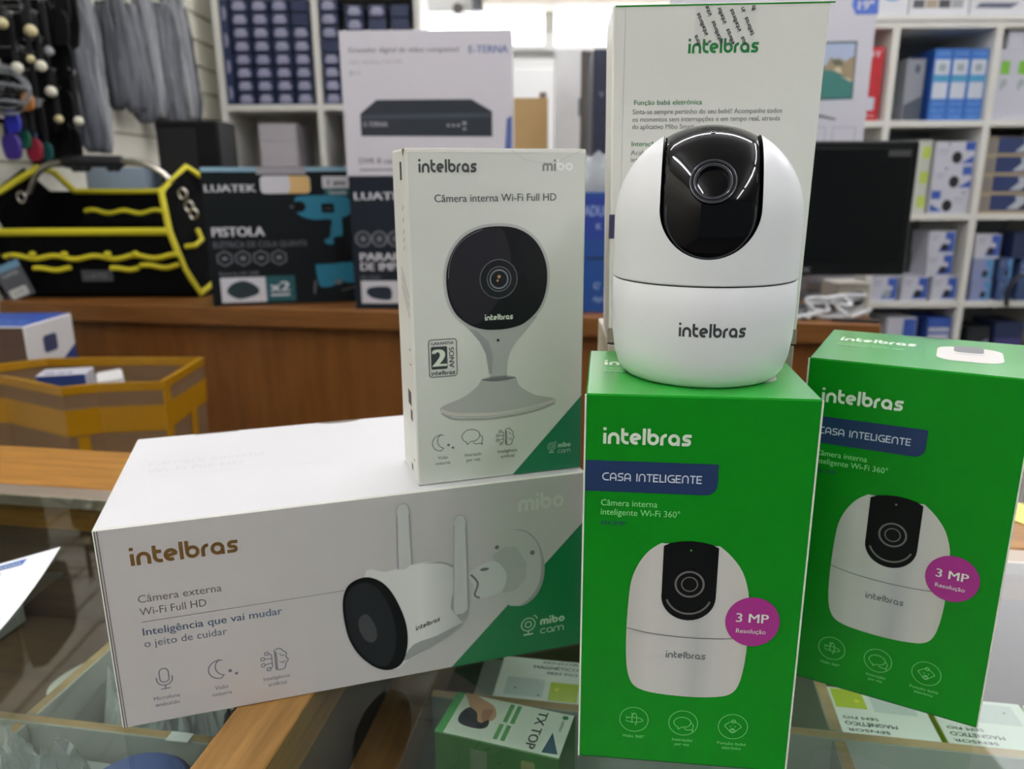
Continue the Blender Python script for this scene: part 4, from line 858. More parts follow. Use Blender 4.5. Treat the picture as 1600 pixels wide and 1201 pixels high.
tgp = thing('hang_tag', 'grey hang tag with a blue top hanging on the tool bag', 'tag', (bl.x + bx(6), bl.y + .0, bz(410) + .0), 0)
m = MB(); Mt = Matrix.Rotation(math.radians(-7), 4, 'Y'); m.cbox(-.033, .033, -.0008, .0008, -.084, .002, .0003, M=Mt @ Matrix.Rotation(math.radians(14), 4, 'Y').inverted()); m.build('card', mat('tag_grey', (84, 88, 94), .5), tgp)
f = Face(Mt @ Matrix.Rotation(math.radians(-14), 4, 'Y') @ Vector((-.033, -.0008, -.084)), (Mt @ Matrix.Rotation(math.radians(-14), 4, 'Y')).to_3x3() @ Vector((1, 0, 0)), (Mt @ Matrix.Rotation(math.radians(-14), 4, 'Y')).to_3x3() @ Vector((0, 0, 1)))
k = Ink(f); k.rect(0, 70, 66, 86); k.build('blue_top', mat('tag_blue', (112, 158, 186), .5), tgp)
k = Ink(f); k.rrect(8, 4, 54, 26, 4); wl_ = k.build('white_label', mat('tag_white', (206, 210, 206), .5), tgp)
k = Ink(f, 1); k.text('LUATEK', 12, 54, 56, 8, .03); k.build('tag_lettering', mat('tag_pale', (176, 180, 184), .5), tgp)
k = Ink(f, 1); k.text('LK-B20', 18, 44, 12, 7); k.build('label_lettering', INKG, tgp)
MB().tube([(0, .0, -.002), (.004, .012, .010), (.0, .022, .022)], .0012, 6).build('string', INKK, tgp)

# power tool boxes
CHAR = mat('charcoal_card', (21, 26, 29), .5, spec=.15); CHAR2 = mat('slate_card', (31, 37, 46), .5, spec=.15); TOPB = mat('pale_blue_top', (134, 172, 190), .5)
TEAL = mat('tool_teal', (26, 118, 146), .45); PLUM = mat('pale_print', (206, 206, 212), .5); GRYP = mat('grey_print', (104, 108, 114), .5); TEALD = mat('panel_teal', (20, 84, 92), .5)
a = atz(334, 479, 0); b = atz(562, 470.5, 0)
yw = math.atan2(b.y - a.y, b.x - a.x); wid = (b - a).length; mid = (a + b) / 2
top = aty(425, 260, mid.y).z
P1 = Carton('glue_gun_box', 'dark power tool box printed PISTOLA on the wooden counter', 'tool box', (mid.x, mid.y, .0), yw, wid, .11, top, [CHAR, TOPB], {'+z': 1}, 0, .001)
s = wid * 1000 / 100.0; hh = top * 1000 / 100.0
F = P1.front
def R(u, v): return u * s, v * hh
def ink(layer=0):
    k = Ink(F, layer); k.xf = R; return k
k = ink(); k.logo('s', 0, .01, 0, .01); k = ink(); k.text('LUATEK', 2, 35, 82.5, 5, .03); k.build('brand_lettering', PLUM, P1.o)
k = ink(); k.text('PISTOLA', 4, 38, 51, 6.5, .035); k.build('title_lettering', PLUM, P1.o)
k = ink(); k.text('ELÉTRICA DE COLA QUENTE', 4, 66, 43, 4); k.build('subtitle_lettering', GRYP, P1.o)
for i in range(4):
    k = ink(); cx = 10.5 + i * 12; k.line([(cx + 5.3 * math.cos(t * PI / 3 + PI / 2), 35 + 5.3 * math.sin(t * PI / 3 + PI / 2)) for t in range(6)], .9, True); k.disc(cx, 35, 2.2, 1.4 + .4 * (i % 2), 10); k.build('hex_icon', GRYP, P1.o)
k = ink(); k.rect(.5, 96.5, 99.5, 99.6); o = k.build('blue_top_strip', TOPB, P1.o); k = ink(1); k.rect(36, 94.5, 68.5, 99.7); k.build('hanger_slot', mat('slot_lilac', (150, 148, 154), .5), o)
k = ink(); k.rrect(38, 81, 71, 93.5, 3); o = k.build('lamp_strip', PLUM, P1.o)
k = ink(1); k.poly([(56, 81), (58, 86), (57, 93.5), (69, 93.5), (71, 90), (71, 84), (69, 81)]); k.build('amber_half', mat('amber_print', (214, 178, 116), .5), o)
k = ink(); k.rrect(79, 84.5, 98, 93, 1); o = k.build('warranty_tag', PLUM, P1.o)
k = ink(1); k.text('1 ano', 83, 95, 86.5, 4.5, .03); k.build('tag_lettering', CHAR, o)
k = ink(); k.rect(80, 79, 97, 84.4); o = k.build('warranty_base', TEALD, P1.o); k = ink(1); k.text('Garantia', 83, 95, 80.2, 3, .02); k.build('base_lettering', PLUM, o)
k = ink(); k.poly(spline([(60, 77), (64, 79), (78, 79.5), (92, 79), (97, 76), (97.5, 68), (95, 64.5), (91, 63), (91, 57), (90.5, 50), (86.5, 49.5), (85.5, 44.5), (80, 44), (78, 47), (82, 49), (83, 56), (83.5, 62), (72, 62), (64, 64.5), (60, 69)], 3, True)); o = k.build('glue_gun_picture', TEAL, P1.o, 'printed picture of a teal glue gun')
k = ink(1); k.rect(77.5, 67, 86, 73.5); k.build('gun_vent', BLACKP, o); k = ink(1); k.disc(62.5, 71.5, 4.5, 4); k.build('gun_chuck', BLACKP, o); k = ink(1); k.poly([(84, 49), (92, 49), (95, 30), (86, 30)]); k.build('gun_grip', BLACKP, o)
k = ink(1); k.poly([(56, 71.5), (59, 73), (59, 70)]); k.rect(79, 69, 84.5, 71); k.build('gun_nozzle', GRYP, o)
k = ink(); k.poly(spline([(71, 28), (74, 29), (86, 29.5), (88, 31.5), (94, 31.5), (97, 28), (98.5, 20), (98, 15), (91, 15), (88, 17), (82, 12.5), (74, 12), (72, 16)], 3, True)); k.build('battery_picture', TEAL, P1.o)
k = ink(1); k.line([(88, 9), (99, 12)], .8); k.line([(69, 7), (70, 17)], 1.2); k.disc(86, 15.5, 3, 2); k.build('battery_dark_parts', GRYP, P1.o)
k = ink(); k.rect(6, 2.5, 36, 21); o = k.build('accessory_panel', PLUM, P1.o)
k = ink(1); k.poly(spline([(10, 12), (14, 16.5), (22, 18.5), (30, 14), (31, 9), (24, 6), (17, 5), (11, 8.5)], 4, True)); k.build('charger_picture', mat('charger_ink', (28, 48, 52), .5), o)
k = ink(); k.rect(36.2, 2.5, 56, 21.5); o = k.build('count_panel', TEALD, P1.o)
k = ink(1); k.text('x2', 39, 52, 10, 7, .04); k.rect(39, 6.5, 52, 8); k.build('count_lettering', PLUM, o)
k = ink(); k.text('Bateria LK-200', 6, 32, 22.8, 2.4, .02); k.build('small_text', GRYP, P1.o)

b2 = atz(563, 484, 0); w2 = .36
z2 = CAMH + .006
a2 = math.radians(-2)
P2 = Carton('impact_driver_box', 'dark power tool box printed PARAFUSADEIRA behind the standing white box', 'tool box', (b2.x + w2 / 2 * math.cos(a2) - .012, b2.y + w2 / 2 * math.sin(a2) + .012, 0), a2, w2, .12, z2, [CHAR2], None, 0, .001)
F = P2.front; s = 3.6; hh = z2 * 10
k = ink(); k.text('LUATEK', 3, 36, 83, 5.5, .03); k.build('brand_lettering', PLUM, P2.o)
k = ink(); k.text('PARAFUSADEIRA', 4.5, 66, 37.5, 5.8, .035); k.text('DE IMPACTO', 4.5, 46, 30, .0+5.8, .035); k.build('title_lettering', PLUM, P2.o)
for cx in (6.8, 16.5, 26):
    k = ink(); k.ring(cx, 54, 4.2, 1.2, 5.4); k.disc(cx, 54, 1.8, 2.4, 10); k.build('round_icon', GRYP, P2.o)
k = ink(); k.rect(4, 4.5, 30, 22); o = k.build('accessory_panel', PLUM, P2.o)
k = ink(1); k.poly(spline([(7, 13.5), (10, 17), (20, 17.5), (22.5, 14), (22, 8), (18, 7), (10, 9)], 4, True)); k.build('battery_picture', mat('battery_ink', (26, 36, 52), .5), o)
k = ink(); k.text('LK-CHG', 4, 16, 23.5, 2.5, .02); k.build('small_text', GRYP, P2.o)

# video recorder box on top of it
DVRW = mat('recorder_card', (212, 210, 217), .45)
yD = P2.o.location.y + .004; l_ = aty(537, 200, yD); r_ = aty(801, 200, yD); tp_ = aty(660, 47, yD).z
D = Carton('video_recorder_box', 'large pale box with a dark video recorder picture on top of a tool box', 'recorder box', ((l_.x + r_.x) / 2, yD, z2 + .0004), math.radians(-1.5), r_.x - l_.x, .09, tp_ - z2, [DVRW], None, 0, .001)
F = D.front; s = (r_.x - l_.x) * 10; hh = (tp_ - z2) * 10
k = ink(); k.text('Gravador digital de vídeo compatível', 5, 69, 85.5, 3.4, .02); k.build('title_text', mat('recorder_grey', (112, 112, 122), .5), D.o)
k = ink(); k.text('com câmeras Full HD', 5, 36, 78, 2.6); k.text('8+1', 5, 11, 70, 3.4); k.build('sub_text', GRYP if False else mat('recorder_pale', (160, 160, 168), .5), D.o)
k = ink(); k.text('E-TERNA', 75, 97.5, 84.5, 5, .03); k.build('brand_lettering', mat('recorder_blue', (84, 104, 164), .5), D.o)
k = ink(); k.poly([(10, 44), (20, 53.5), (76, 53.5), (88, 45), (88, 27.5), (10, 28.5)]); o = k.build('recorder_picture', mat('recorder_ink', (34, 42, 52), .4), D.o, 'printed picture of a dark video recorder')
k = ink(1); k.poly([(10.5, 43), (87.5, 44), (87, 41), (11, 40.5)]); k.build('recorder_edge', mat('recorder_edge_ink', (62, 70, 80), .4), o)
k = ink(1); k.text('E-TERNA', 12, 26, 35, 3.4, .04); k.disc(62, 35.5, .9, 1, 8); k.disc(65, 35.5, .9, 1, 8); k.disc(68, 35.5, .9, 1, 8); k.disc(71.5, 37, 1.3, 1.2, 10); k.disc(71.5, 33, 1, 1, 8); k.build('recorder_lettering', mat('recorder_pale'), o)
k = ink(); k.text('DVR 8 canais', 8, 34, 9, 4, .03); k.rect(8, 4, 34, 5.2); k.build('base_text', mat('recorder_grey'), D.o)
k = ink(); k.poly([(94.5, 2), (99.6, 2), (99.6, 42), (96.5, 40)]); k.build('blue_strip', mat('recorder_blue'), D.o)

# blue lock box and bag on it
BLUEC = mat('lock_box_blue', (30, 76, 146), .42)
p = atz(935, 492, 0); hB = aty(935, 301, p.y).z
B_ = Carton('lock_box', 'tall blue box between the standing white box and the tall box', 'lock box', (p.x - .015, p.y + .03, 0), math.radians(-4), .20, .12, hB, [BLUEC], None, 0, .001)
F = B_.front; s = 2.0; hh = hB * 10
k = ink(); k.rect(1, 62, 99, 96); k.build('dark_band', mat('lock_band', (34, 62, 150), .42), B_.o)
k = ink(1); k.text('FECHADURA D', 20, 84, 81, 8.5, .03); k.build('title_lettering', mat('lock_pale', (150, 172, 214), .5), B_.o)
k = ink(); k.line([(45, 46), (74, 46.5)], 2); k.disc(75, 46.5, 3, 3.2, 12); k.build('handle_picture', mat('lock_dark', (22, 34, 60), .5), B_.o)
k = ink(1); k.text('K', 55, 60, 70, 5, .04); k.text('K7', 54, 60, 20, 6, .04); k.text('digital', 53, 68, 10, 4, .03); k.build('small_lettering', mat('lock_pale'), B_.o)
def coil(t):
    for i, r in enumerate((.042, .034)): MB().tube([(r * 1.2 * math.cos(q * .25), r * .7 * math.sin(q * .25), .018 + .006 * i + .004 * math.sin(q)) for q in range(52)], .005, 8).build('grey_cable', mat('cable_grey', (150, 156, 160), .4), t, True)
crumple('cable_bag', 'clear bag of grey cable lying on the tall blue box', 'plastic bag', (p.x + .004, p.y + .085, hB + .0006), .17, .095, .062, 12, BAGM, .1, coil)

# monitor on the counter at right
MONK = mat('monitor_bezel', (14, 17, 18), .4, spec=.2); SCR = mat('monitor_screen', (5, 8, 9), .3, spec=.25)
yM = 1.575; q1 = aty(1443, 219, yM); q2 = aty(1440, 430, yM); mw = .47; mz0, mz1 = q2.z, q1.z; mx = q1.x - mw / 2
mo = thing('computer_monitor', 'black computer monitor standing on the right end of the wooden counter', 'monitor', (mx, yM, 0), math.radians(2))
MB().cbox(-mw / 2, mw / 2, 0, .035, mz0, mz1, .004).build('casing', MONK, mo)
MB().cbox(-mw / 2 + .016, mw / 2 - .014, -.0008, .004, mz0 + .026, mz1 - .014, .0005).build('screen', SCR, mo)
MB().cbox(-.028, .028, .03, .05, .012, mz0 + .08, .004).build('neck', MONK, mo)
MB().lathe([(0, .0005), (.10, .0005), (.10, .006), (.03, .014), (0, .014)], 40, 0, Matrix.Translation((0, .05, 0)) @ Matrix.Diagonal((1.1, .75, 1, 1))).build('stand', MONK, mo, True)
k = Ink(Face((0, 0, 0), (1, 0, 0), (0, 0, 1))); k.text('AOC', 14, 38, mz0 * 1000 + 8, 9, .03); k.build('brand_lettering', mat('logo_silver', (150, 152, 152), .35), mo)
k = Ink(Face((0, -.0009, 0), (1, 0, 0), (0, 0, 1))); k.rect(mw * 500 - 62, mz1 * 1000 - 30, mw * 500 - 17, mz1 * 1000 - 18); k.build('screen_sticker', mat('sticker_grey', (66, 68, 70), .5), mo)
# boxes behind the monitor
MBW = mat('lilac_white_card', (206, 206, 214), .45)
yB = 1.80; qr = aty(1372, 4, yB); bw = .42
c0 = Carton('plain_carton', 'plain white carton under the monitor box, hidden behind the monitor', 'carton', (qr.x - bw / 2, yB - .005, 0), 0, .40, .14, .1995, [MBW])
N = Carton('monitor_box', 'tall white 19 inch monitor box with a waterside town picture', 'monitor box', (qr.x - bw / 2, yB, .2), 0, bw, .13, .52, [MBW], None, 0, .001, taper=0)
F = N.front; x0 = qr.x - bw
def rel(px, py): q = aty(px, py, yB); return ((q.x - x0) * 1000, (q.z - .2) * 1000)
def pk(layer=0): k = Ink(F, layer); k.xf = lambda a_, b_: rel(a_, b_); return k
k = pk(); k.poly([(1250, 66), (1340, 64), (1332, 155), (1248, 158)]); o = k.build('screen_picture', mat('screen_frame_ink', (52, 84, 96), .4), N.o, 'printed picture of a monitor screen')
k = pk(1); k.poly([(1252, 69), (1337, 67.5), (1334, 100), (1250, 106)]); k.build('picture_sky', mat('sky_ink', (172, 186, 212), .5), o)
k = pk(2); k.poly([(1250, 106), (1289, 106), (1296, 92), (1300, 88), (1303, 95), (1310, 90), (1322, 96), (1328, 90), (1335, 88), (1333, 128), (1318, 118), (1300, 110), (1250, 108)]); k.build('picture_town', mat('town_ink', (156, 140, 110), .5), o)
k = pk(1); k.poly([(1250, 107), (1290, 108), (1302, 111), (1318, 120), (1333, 127), (1330, 152), (1249, 154)]); k.build('picture_water', mat('water_ink', (62, 124, 118), .5), o)
k = pk(3); k.poly([(1302, 108), (1312, 104), (1316, 115), (1308, 113)]); k.poly([(1312, 118), (1330, 124), (1329, 128)]); k.build('picture_highlight', mat('town_pale', (206, 196, 170), .5), o)
k = pk(3); k.poly([(1299, 96), (1303, 92), (1314, 94), (1318, 103), (1304, 102)]); k.build('picture_trees', mat('tree_ink', (92, 98, 80), .5), o)
k = pk(); k.poly([(1333, 0), (1338, -8), (1374, -8), (1372, 22), (1337, 23), (1331, 8)]); o = k.build('size_badge', mat('badge_blue', (78, 110, 196), .45), N.o)
k = pk(1); F_ = F; a_ = rel(1341, 15); k2 = Ink(F, 1); b_ = rel(1364, 15); k2.text('19"', a_[0], b_[0], a_[1], 17, .05); k2.build('badge_lettering', PLUM, o)
k = pk(); k.poly([(1278, 178), (1306, 185), (1305, 188), (1277, 183)]); k.build('stand_picture', mat('stand_ink', (96, 98, 108), .5), N.o)
k = pk(); 
for xa in (1270, 1301): k.line([(xa, 199), (xa + (20 if xa < 1290 else 36), 199), (xa + (17 if xa < 1290 else 33), 222), (xa - 2, 222)], 1.2, True)
k.build('icon_outline', mat('lilac_line', (160, 160, 178), .5), N.o)
# clutter on the counter under the monitor
pc = atz(1296, 476, 0)
for i, (dz, wz, dy, g_) in enumerate(((0, .12, 0, 150), (.022, .11, .006, 176), (.04, .115, .0, 160))):
    o = MB().cbox(-wz / 2, wz / 2, 0, .075, dz + .0004, dz + .02, .002).build('paper_stack', mat('stack_grey_%d' % g_, (g_, g_, g_ + 6), .6)); o.location = (pc.x + .02, pc.y + .05 + dy, 0); o.rotation_euler = (0, 0, .05 * (i - 1))
    tag(o, ('lowest', 'middle', 'topmost')[i] + ' grey paper pack of the little stack under the monitor', 'paper pack')
for i, (px, py) in enumerate(((1366, 488), (1354, 478))):
    q = atz(px, py, 0)
q = atz(1352, 493, 0); o = MB().cbox(-.035, .035, 0, .09, .0004, .055, .002).build('receipt_printer', mat('printer_cream', (206, 202, 188), .5)); o.location = (q.x + .005, q.y + .075, 0); tag(o, 'small cream box at the right end of the wooden counter', 'box')
rnd = random.Random(7)
q = atz(1292, 497, 0)
cl = thing('cable_bundle', 'tangled bundle of white and grey cables on the counter below the monitor', 'cables', (q.x, q.y + .012, 0))
for i in range(9):
    pts = [(rnd.uniform(-.07, .07), rnd.uniform(-.025, .03), rnd.uniform(.006, .04))]
    for j in range(6): pts.append((max(-.075, min(.085, pts[-1][0] + rnd.uniform(-.06, .06))), max(-.03, min(.035, pts[-1][1] + rnd.uniform(-.03, .03))), max(.006, min(.042, pts[-1][2] + rnd.uniform(-.02, .02)))))
    MB().tube(spline(pts, 6), .0045, 8).build('cable', mat('cable_white', (200, 204, 206), .4) if i % 3 else mat('cable_dark', (60, 66, 70), .4), cl, True)
q = atz(1345, 507, 0); o = MB().cbox(-.045, .045, 0, .012, .0003, .006, .001).build('black_pen', MATTK); o.location = (q.x, q.y + .02, 0); o.rotation_euler = (0, 0, -.25); tag(o, 'flat black bar lying at the counter end by the cables', 'tool')

# carton with yellow tape and the box behind it, on a low table
TZ = -.42
lt = thing('low_table', 'low wooden table under the taped carton behind the showcase', 'table', (-.74, 1.32, 0), CA)
MB().cbox(-.37, .44, -.36, .30, TZ - .03, TZ, .002).build('table_top', DKW, lt)
for x in (-.33, .40):
    for y in (-.32, .26): MB().cbox(x - .02, x + .02, y - .02, y + .02, FLOORZ + .0005, TZ - .0305, .002).build('leg', DKW, lt)
KR = mat('kraft_board', (118, 92, 62), .65, noise=.08, nscale=25); TAPE = mat('yellow_tape', (164, 118, 10), .32)
zr = -.03
rim = [atz(-75, 590, zr), atz(0, 588, zr), atz(45, 597, zr), atz(95, 607, zr), atz(150, 601, zr), atz(255, 597, zr), atz(318, 559, zr), atz(190, 559, zr), atz(72, 560, zr), atz(-40, 574, zr)]
cen = sum(rim, Vector()) / len(rim)
tc = thing('taped_carton', 'open cardboard carton edged with yellow tape behind the showcase', 'carton', (cen.x, cen.y, TZ))
H = zr - TZ
def cring(k_, z, off=0.0):
    out = []
    for p_ in rim:
        d = Vector((p_.x - cen.x, p_.y - cen.y)); l2 = d.length; d = d / l2 * (l2 * k_ + off); out.append(Vector((d.x, d.y, z)))
    return out
def shellstrip(rings, name, m, smooth=False):
    mb = MB(); n = len(rings[0]); V = [p_ for r_ in rings for p_ in r_]; R_ = len(rings)
    mb.add(V, [[a_ * n + i, a_ * n + (i + 1) % n, ((a_ + 1) % R_) * n + (i + 1) % n, ((a_ + 1) % R_) * n + i] for a_ in range(R_) for i in range(n)]); return mb.build(name, m, tc, smooth)
mb = shellstrip([cring(.93, .002), cring(1, H), cring(1, H, -.006), cring(.93, .008, -.006)], 'carton_wall', KR)
m = MB(); r0 = cring(.92, .001); m.add(r0 + [p_ + Vector((0, 0, .005)) for p_ in r0], [list(range(10)), list(range(19, 9, -1))] + [[i, i + 10, (i + 1) % 10 + 10, (i + 1) % 10] for i in range(10)]); m.build('carton_bottom', KR, tc)
shellstrip([cring(1 - .07 * .022 / H, H - .012, .0012), cring(1, H + .0012, .0012), cring(1, H + .0012, -.0075), cring(1 - .07 * .022 / H, H - .012, -.0075)], 'rim_tape', TAPE)
shellstrip([cring(1 - .07 * .075 / H, H - .078, .0012), cring(1 - .07 * .036 / H, H - .036, .0012), cring(1 - .07 * .036 / H, H - .036, -.0005), cring(1 - .07 * .075 / H, H - .078, -.0005)], 'band_tape', TAPE)
def vtape(i, j, t0, t1, z0, z1):
    def P_(t, z): k_ = 1 - .07 * (H - z) / H; a_ = cring(k_, z, .0016); return a_[i] + (a_[j] - a_[i]) * t
    m = MB(); o4 = [P_(t0, z0), P_(t1, z0), P_(t1, z1), P_(t0, z1)]; nrm = Vector((o4[0].x, o4[0].y, 0)).normalized() * .0006
    m.add(o4 + [p_ + nrm for p_ in o4], [[0, 1, 2, 3], [7, 6, 5, 4], [0, 4, 5, 1], [1, 5, 6, 2], [2, 6, 7, 3], [3, 7, 4, 0]]); m.build('side_tape', TAPE, tc)
vtape(3, 4, .25, .6, .02, H - .08); vtape(4, 5, .97, 1.0, .02, H - .002); vtape(5, 6, .55, .7, .02, H - .07); vtape(5, 6, 0, .12, .02, H - .002)
q = atz(103, 597, zr - .02)
bk = Carton('small_parts_box', 'small blue and white box inside the taped carton', 'box', (q.x + .0, q.y - .012, TZ + .0075), .25, .075, .05, zr - .012 - TZ, [mat('lilac_white_card'), mat('deep_blue_card', (40, 62, 120), .45)], {'-y': 1})
k = Ink(bk.top); k.text('SLIM', 10, 50, 8, 12, .05); k.build('print', mat('deep_blue_card'), bk.o)
q = atz(222, 592, zr - .02); o = MB().cbox(-.02, .02, -.03, .03, 0, zr - .004 - TZ - .008, .003).build('white_tube_box', mat('white_card')); o.location = (q.x - .015, q.y - .004, TZ + .0075); o.rotation_euler = (0, math.radians(-5), .5); tag(o, 'narrow white box standing inside the taped carton at right', 'box')
q = aty(38, 510, 1.41)
bx_ = Carton('blue_white_box', 'brown fronted box with blue top and white end behind the taped carton', 'box', (q.x - .15, 1.41, TZ), math.radians(-1), .30, .155, q.z - TZ, [mat('brown_print', (88, 66, 52), .5), mat('royal_blue_card', (48, 86, 176), .4), mat('white_card')], {'+z': 1, '+x': 2}, 2, .002)
k = Ink(bx_.right); k.poly([(1, 300), (154, 372), (154, 250), (1, 200)]); k.build('blue_band', mat('deep_blue_card'), bx_.o)
hq = (q.z - TZ) * 1000
k = Ink(bx_.right, 1); k.rrect(50, hq - 62, 95, hq - 28, 8); k.build('dark_seal', mat('seal_blue', (64, 70, 104), .5), bx_.o)
k = Ink(bx_.top); k.text('PROMO 4', 120, 270, 40, 30, .03); k.build('top_lettering', mat('pale_blue_ink', (112, 150, 214), .5), bx_.o)

# ------------------------------------------------------------------ white shelf units
MEL = mat('white_melamine', (228, 228, 220), .5)
LU = 3.3; K = LU / 3.0
l_ = aty(345, 165, LU); r_ = aty(661, 165, LU); m_ = aty(500, 165, LU); zs = aty(430, 163, LU).z
lu = thing('shelf_unit', 'white cubby shelf unit at the back left holding small navy boxes', 'shelving', ((l_.x + r_.x) / 2, LU, 0)); hw = (r_.x - l_.x) / 2; T_ = .022 * K
for x in (-hw, m_.x - lu.location.x - T_ / 2, hw - T_): MB().cbox(x, x + T_, 0, .32, FLOORZ + .0005, 1.25, .001).build('upright', MEL, lu)
zsh = [zs - .75 * K, zs - .375 * K, zs, zs + .40 * K]
md = m_.x - lu.location.x
for z in zsh:
    for xa, xb in ((-hw + T_, md - T_ / 2), (md + T_ / 2, hw - T_)): MB().cbox(xa + .0002, xb - .0002, .002, .318, z - T_, z, .001).build('shelf', MEL, lu)
MB().cbox(-hw, hw, .3205, .326, FLOORZ + .0005, 1.25, .001).build('back_board', mat('melamine_back', (196, 194, 184), .55), lu)
# small navy boxes
NB = mat('navy_card', (34, 48, 84), .45); NBL = mat('navy_label', (172, 172, 198), .5)
ORD = ('first', 'second', 'third', 'fourth', 'fifth', 'sixth', 'seventh', 'eighth')
def navy_proto():
    t = thing('navy_box', '', 'small box'); MB().cbox(-.0352, .0352, 0, .10, 0, .0435, .001).build('box_body', NB, t)
    k = Ink(Face((-.0352, 0, 0), (.89, 0, 0), (0, 0, 1))); k.poly([(17, 26), (20, 37), (59, 37), (62, 26)]); k.rect(12, 12, 68, 25); k.rect(17, 7, 62, 11); k.build('label', NBL, t)
    k = Ink(Face((-.0352, 0, 0), (.89, 0, 0), (0, 0, 1)), 1); k.text('VHD 1120', 17, 62, 15.5, 5, .03); k.build('label_text', NB, t); return t
def plain_proto():
    t = thing('navy_box', '', 'small box'); MB().cbox(-.0352, .0352, 0, .10, 0, .0435, .001).build('box_body', NB, t); return t
NP = None; PP = None
def navy(x, z, label, plain=False):
    global NP, PP
    if plain:
        if PP is None: PP = plain_proto(); PP.location = (x, LU + .012, z); PP['label'] = label; PP['group'] = 'small navy boxes on the back left shelves'; return PP
        return dup(PP, (x, LU + .012, z), 0, label, 'small navy boxes on the back left shelves')
    if NP is None: NP = navy_proto(); NP.location = (x, LU + .012, z); NP['label'] = label; NP['group'] = 'small navy boxes on the back left shelves'; return NP
    return dup(NP, (x, LU + .012, z), 0, label, 'small navy boxes on the back left shelves')
xl = l_.x + T_ + .034 * K
rh = .0445 * K
for r in range(8):
    for c_ in range(4):
        x = xl + (.0375 + c_ * .0722) * K
        z = zs + .0006 + r * (rh + .0003)
        pl = (c_ == 3 and r >= 6)
        navy(x, z, ('plain navy box' if pl else 'navy box with white label') + ', left cubby, %s row up, %s column' % (ORD[r], ORD[c_]), pl)
    
for r in range(4):
    o = Carton('navy_side_box', 'narrow navy box turned sideways at the left cubby wall, %s from the bottom' % ORD[r], 'small box', (l_.x + T_ + .016 * K, LU + .012, zs + .0006 + r * .0892 * K), 0, .030 * K, .10, .0886 * K, [NB], group='sideways navy boxes at the cubby wall')
    k = Ink(o.front); k.rect(12, 20, 20, 70); k.rect(22, 34, 25, 60); k.build('label', NBL, o.o)
xr = m_.x + T_ / 2
for r in range(8):
    navy(xr + .038 * K, zs + .0006 + r * (rh + .0003), 'navy box in the right cubby, left column, %s row up' % ORD[r], r in (4,))
c = Carton('navy_carton', 'large navy carton in the right cubby behind the recorder box', 'carton', (xr + .212 * K, LU + .014, zs + .0006), 0, .243 * K, .2, rh * 5.6, [NB])
for i, dx in enumerate((.13, .2115, .293)):
    for r in range(2):
        navy(xr + dx * K, zs + .001 + rh * 5.6 + r * (rh + .0003), 'navy box on the large navy carton, %s of two up, %s from left' % (('lower', 'upper')[r], ORD[i]), not (i == 0 or (i == 1 and r == 1)))
# white packs and little boxes in the lower left cubby
q = aty(437, 250, LU + .02)
for i in range(5):
    z = zs + (-.375 + i * .062) * K + .0004
    c = Carton('white_pack', 'white carton in the lower left cubby stack, %s from the bottom' % ORD[i], 'carton', (q.x, LU + .02, z), 0, .138 * K, .22, .0615 * K, [mat('lilac_card', (188, 184, 190), .5)], group='white cartons stacked in the lower cubby')
    k = Ink(c.front); k.line([(1, .6), (137, .6)], 1); k.build('edge_line', mat('lilac_shade', (160, 156, 164), .5), c.o)
q = aty(481, 250, LU + .02); Carton('white_small_box', 'small white carton right of the white stack in the lower cubby', 'carton', (q.x, LU + .02, zs - .375 * K + .0004), 0, .05 * K, .1, .145 * K, [mat('lilac_card')])
q = aty(495, 250, LU + .02); Carton('kraft_small_box', 'narrow brown carton at the divider of the lower cubby', 'carton', (q.x + .004, LU + .02, zs - .375 * K + .0004), 0, .024 * K, .1, .155 * K, [mat('tan_kraft', (172, 138, 84), .6)])
c = Carton('navy_side_carton', 'navy carton in the lower right cubby beside the recorder box', 'carton', (xr + .17 * K, LU + .03, zs - .375 * K + .0004), 0, .20 * K, .2, .30, [NB])

RU = 2.6
ru = thing('shelf_unit', 'white cubby shelf unit on the right holding camera and alarm boxes', 'shelving', (1.5263, RU, 0))
xs = [-.65, -.3215, .001, .325, .65]; zr_ = [.739, .4465, .153, -.138, -.43, -.72]
for x in xs: MB().cbox(x - .011, x + .011, 0, .32, FLOORZ + .0005, .739, .001).build('upright', MEL, ru)
for z in zr_:
    for xa, xb in zip(xs, xs[1:]): MB().cbox(xa + .0112, xb - .0112, .001, .318, z - .02, z, .001).build('shelf', MEL, ru)
MB().cbox(-.66, .66, .3205, .326, FLOORZ + .0005, .739, .001).build('back_board', mat('back_board_grey', (150, 156, 160), .55), ru)
MB().cbox(-.66, .66, -.004, .326, .7392, .755, .001).build('top_board', MEL, ru)
def rx(i): return 1.5263 + xs[i]
BW = mat('box_white', (204, 206, 216), .45); BBL = mat('box_blue', (56, 92, 178), .42); BDK = mat('box_dark', (30, 34, 40), .45); BSK = mat('box_sky', (92, 150, 200), .42)
def atu(px, py, dy=0.02): return aty(px, py, RU + dy)
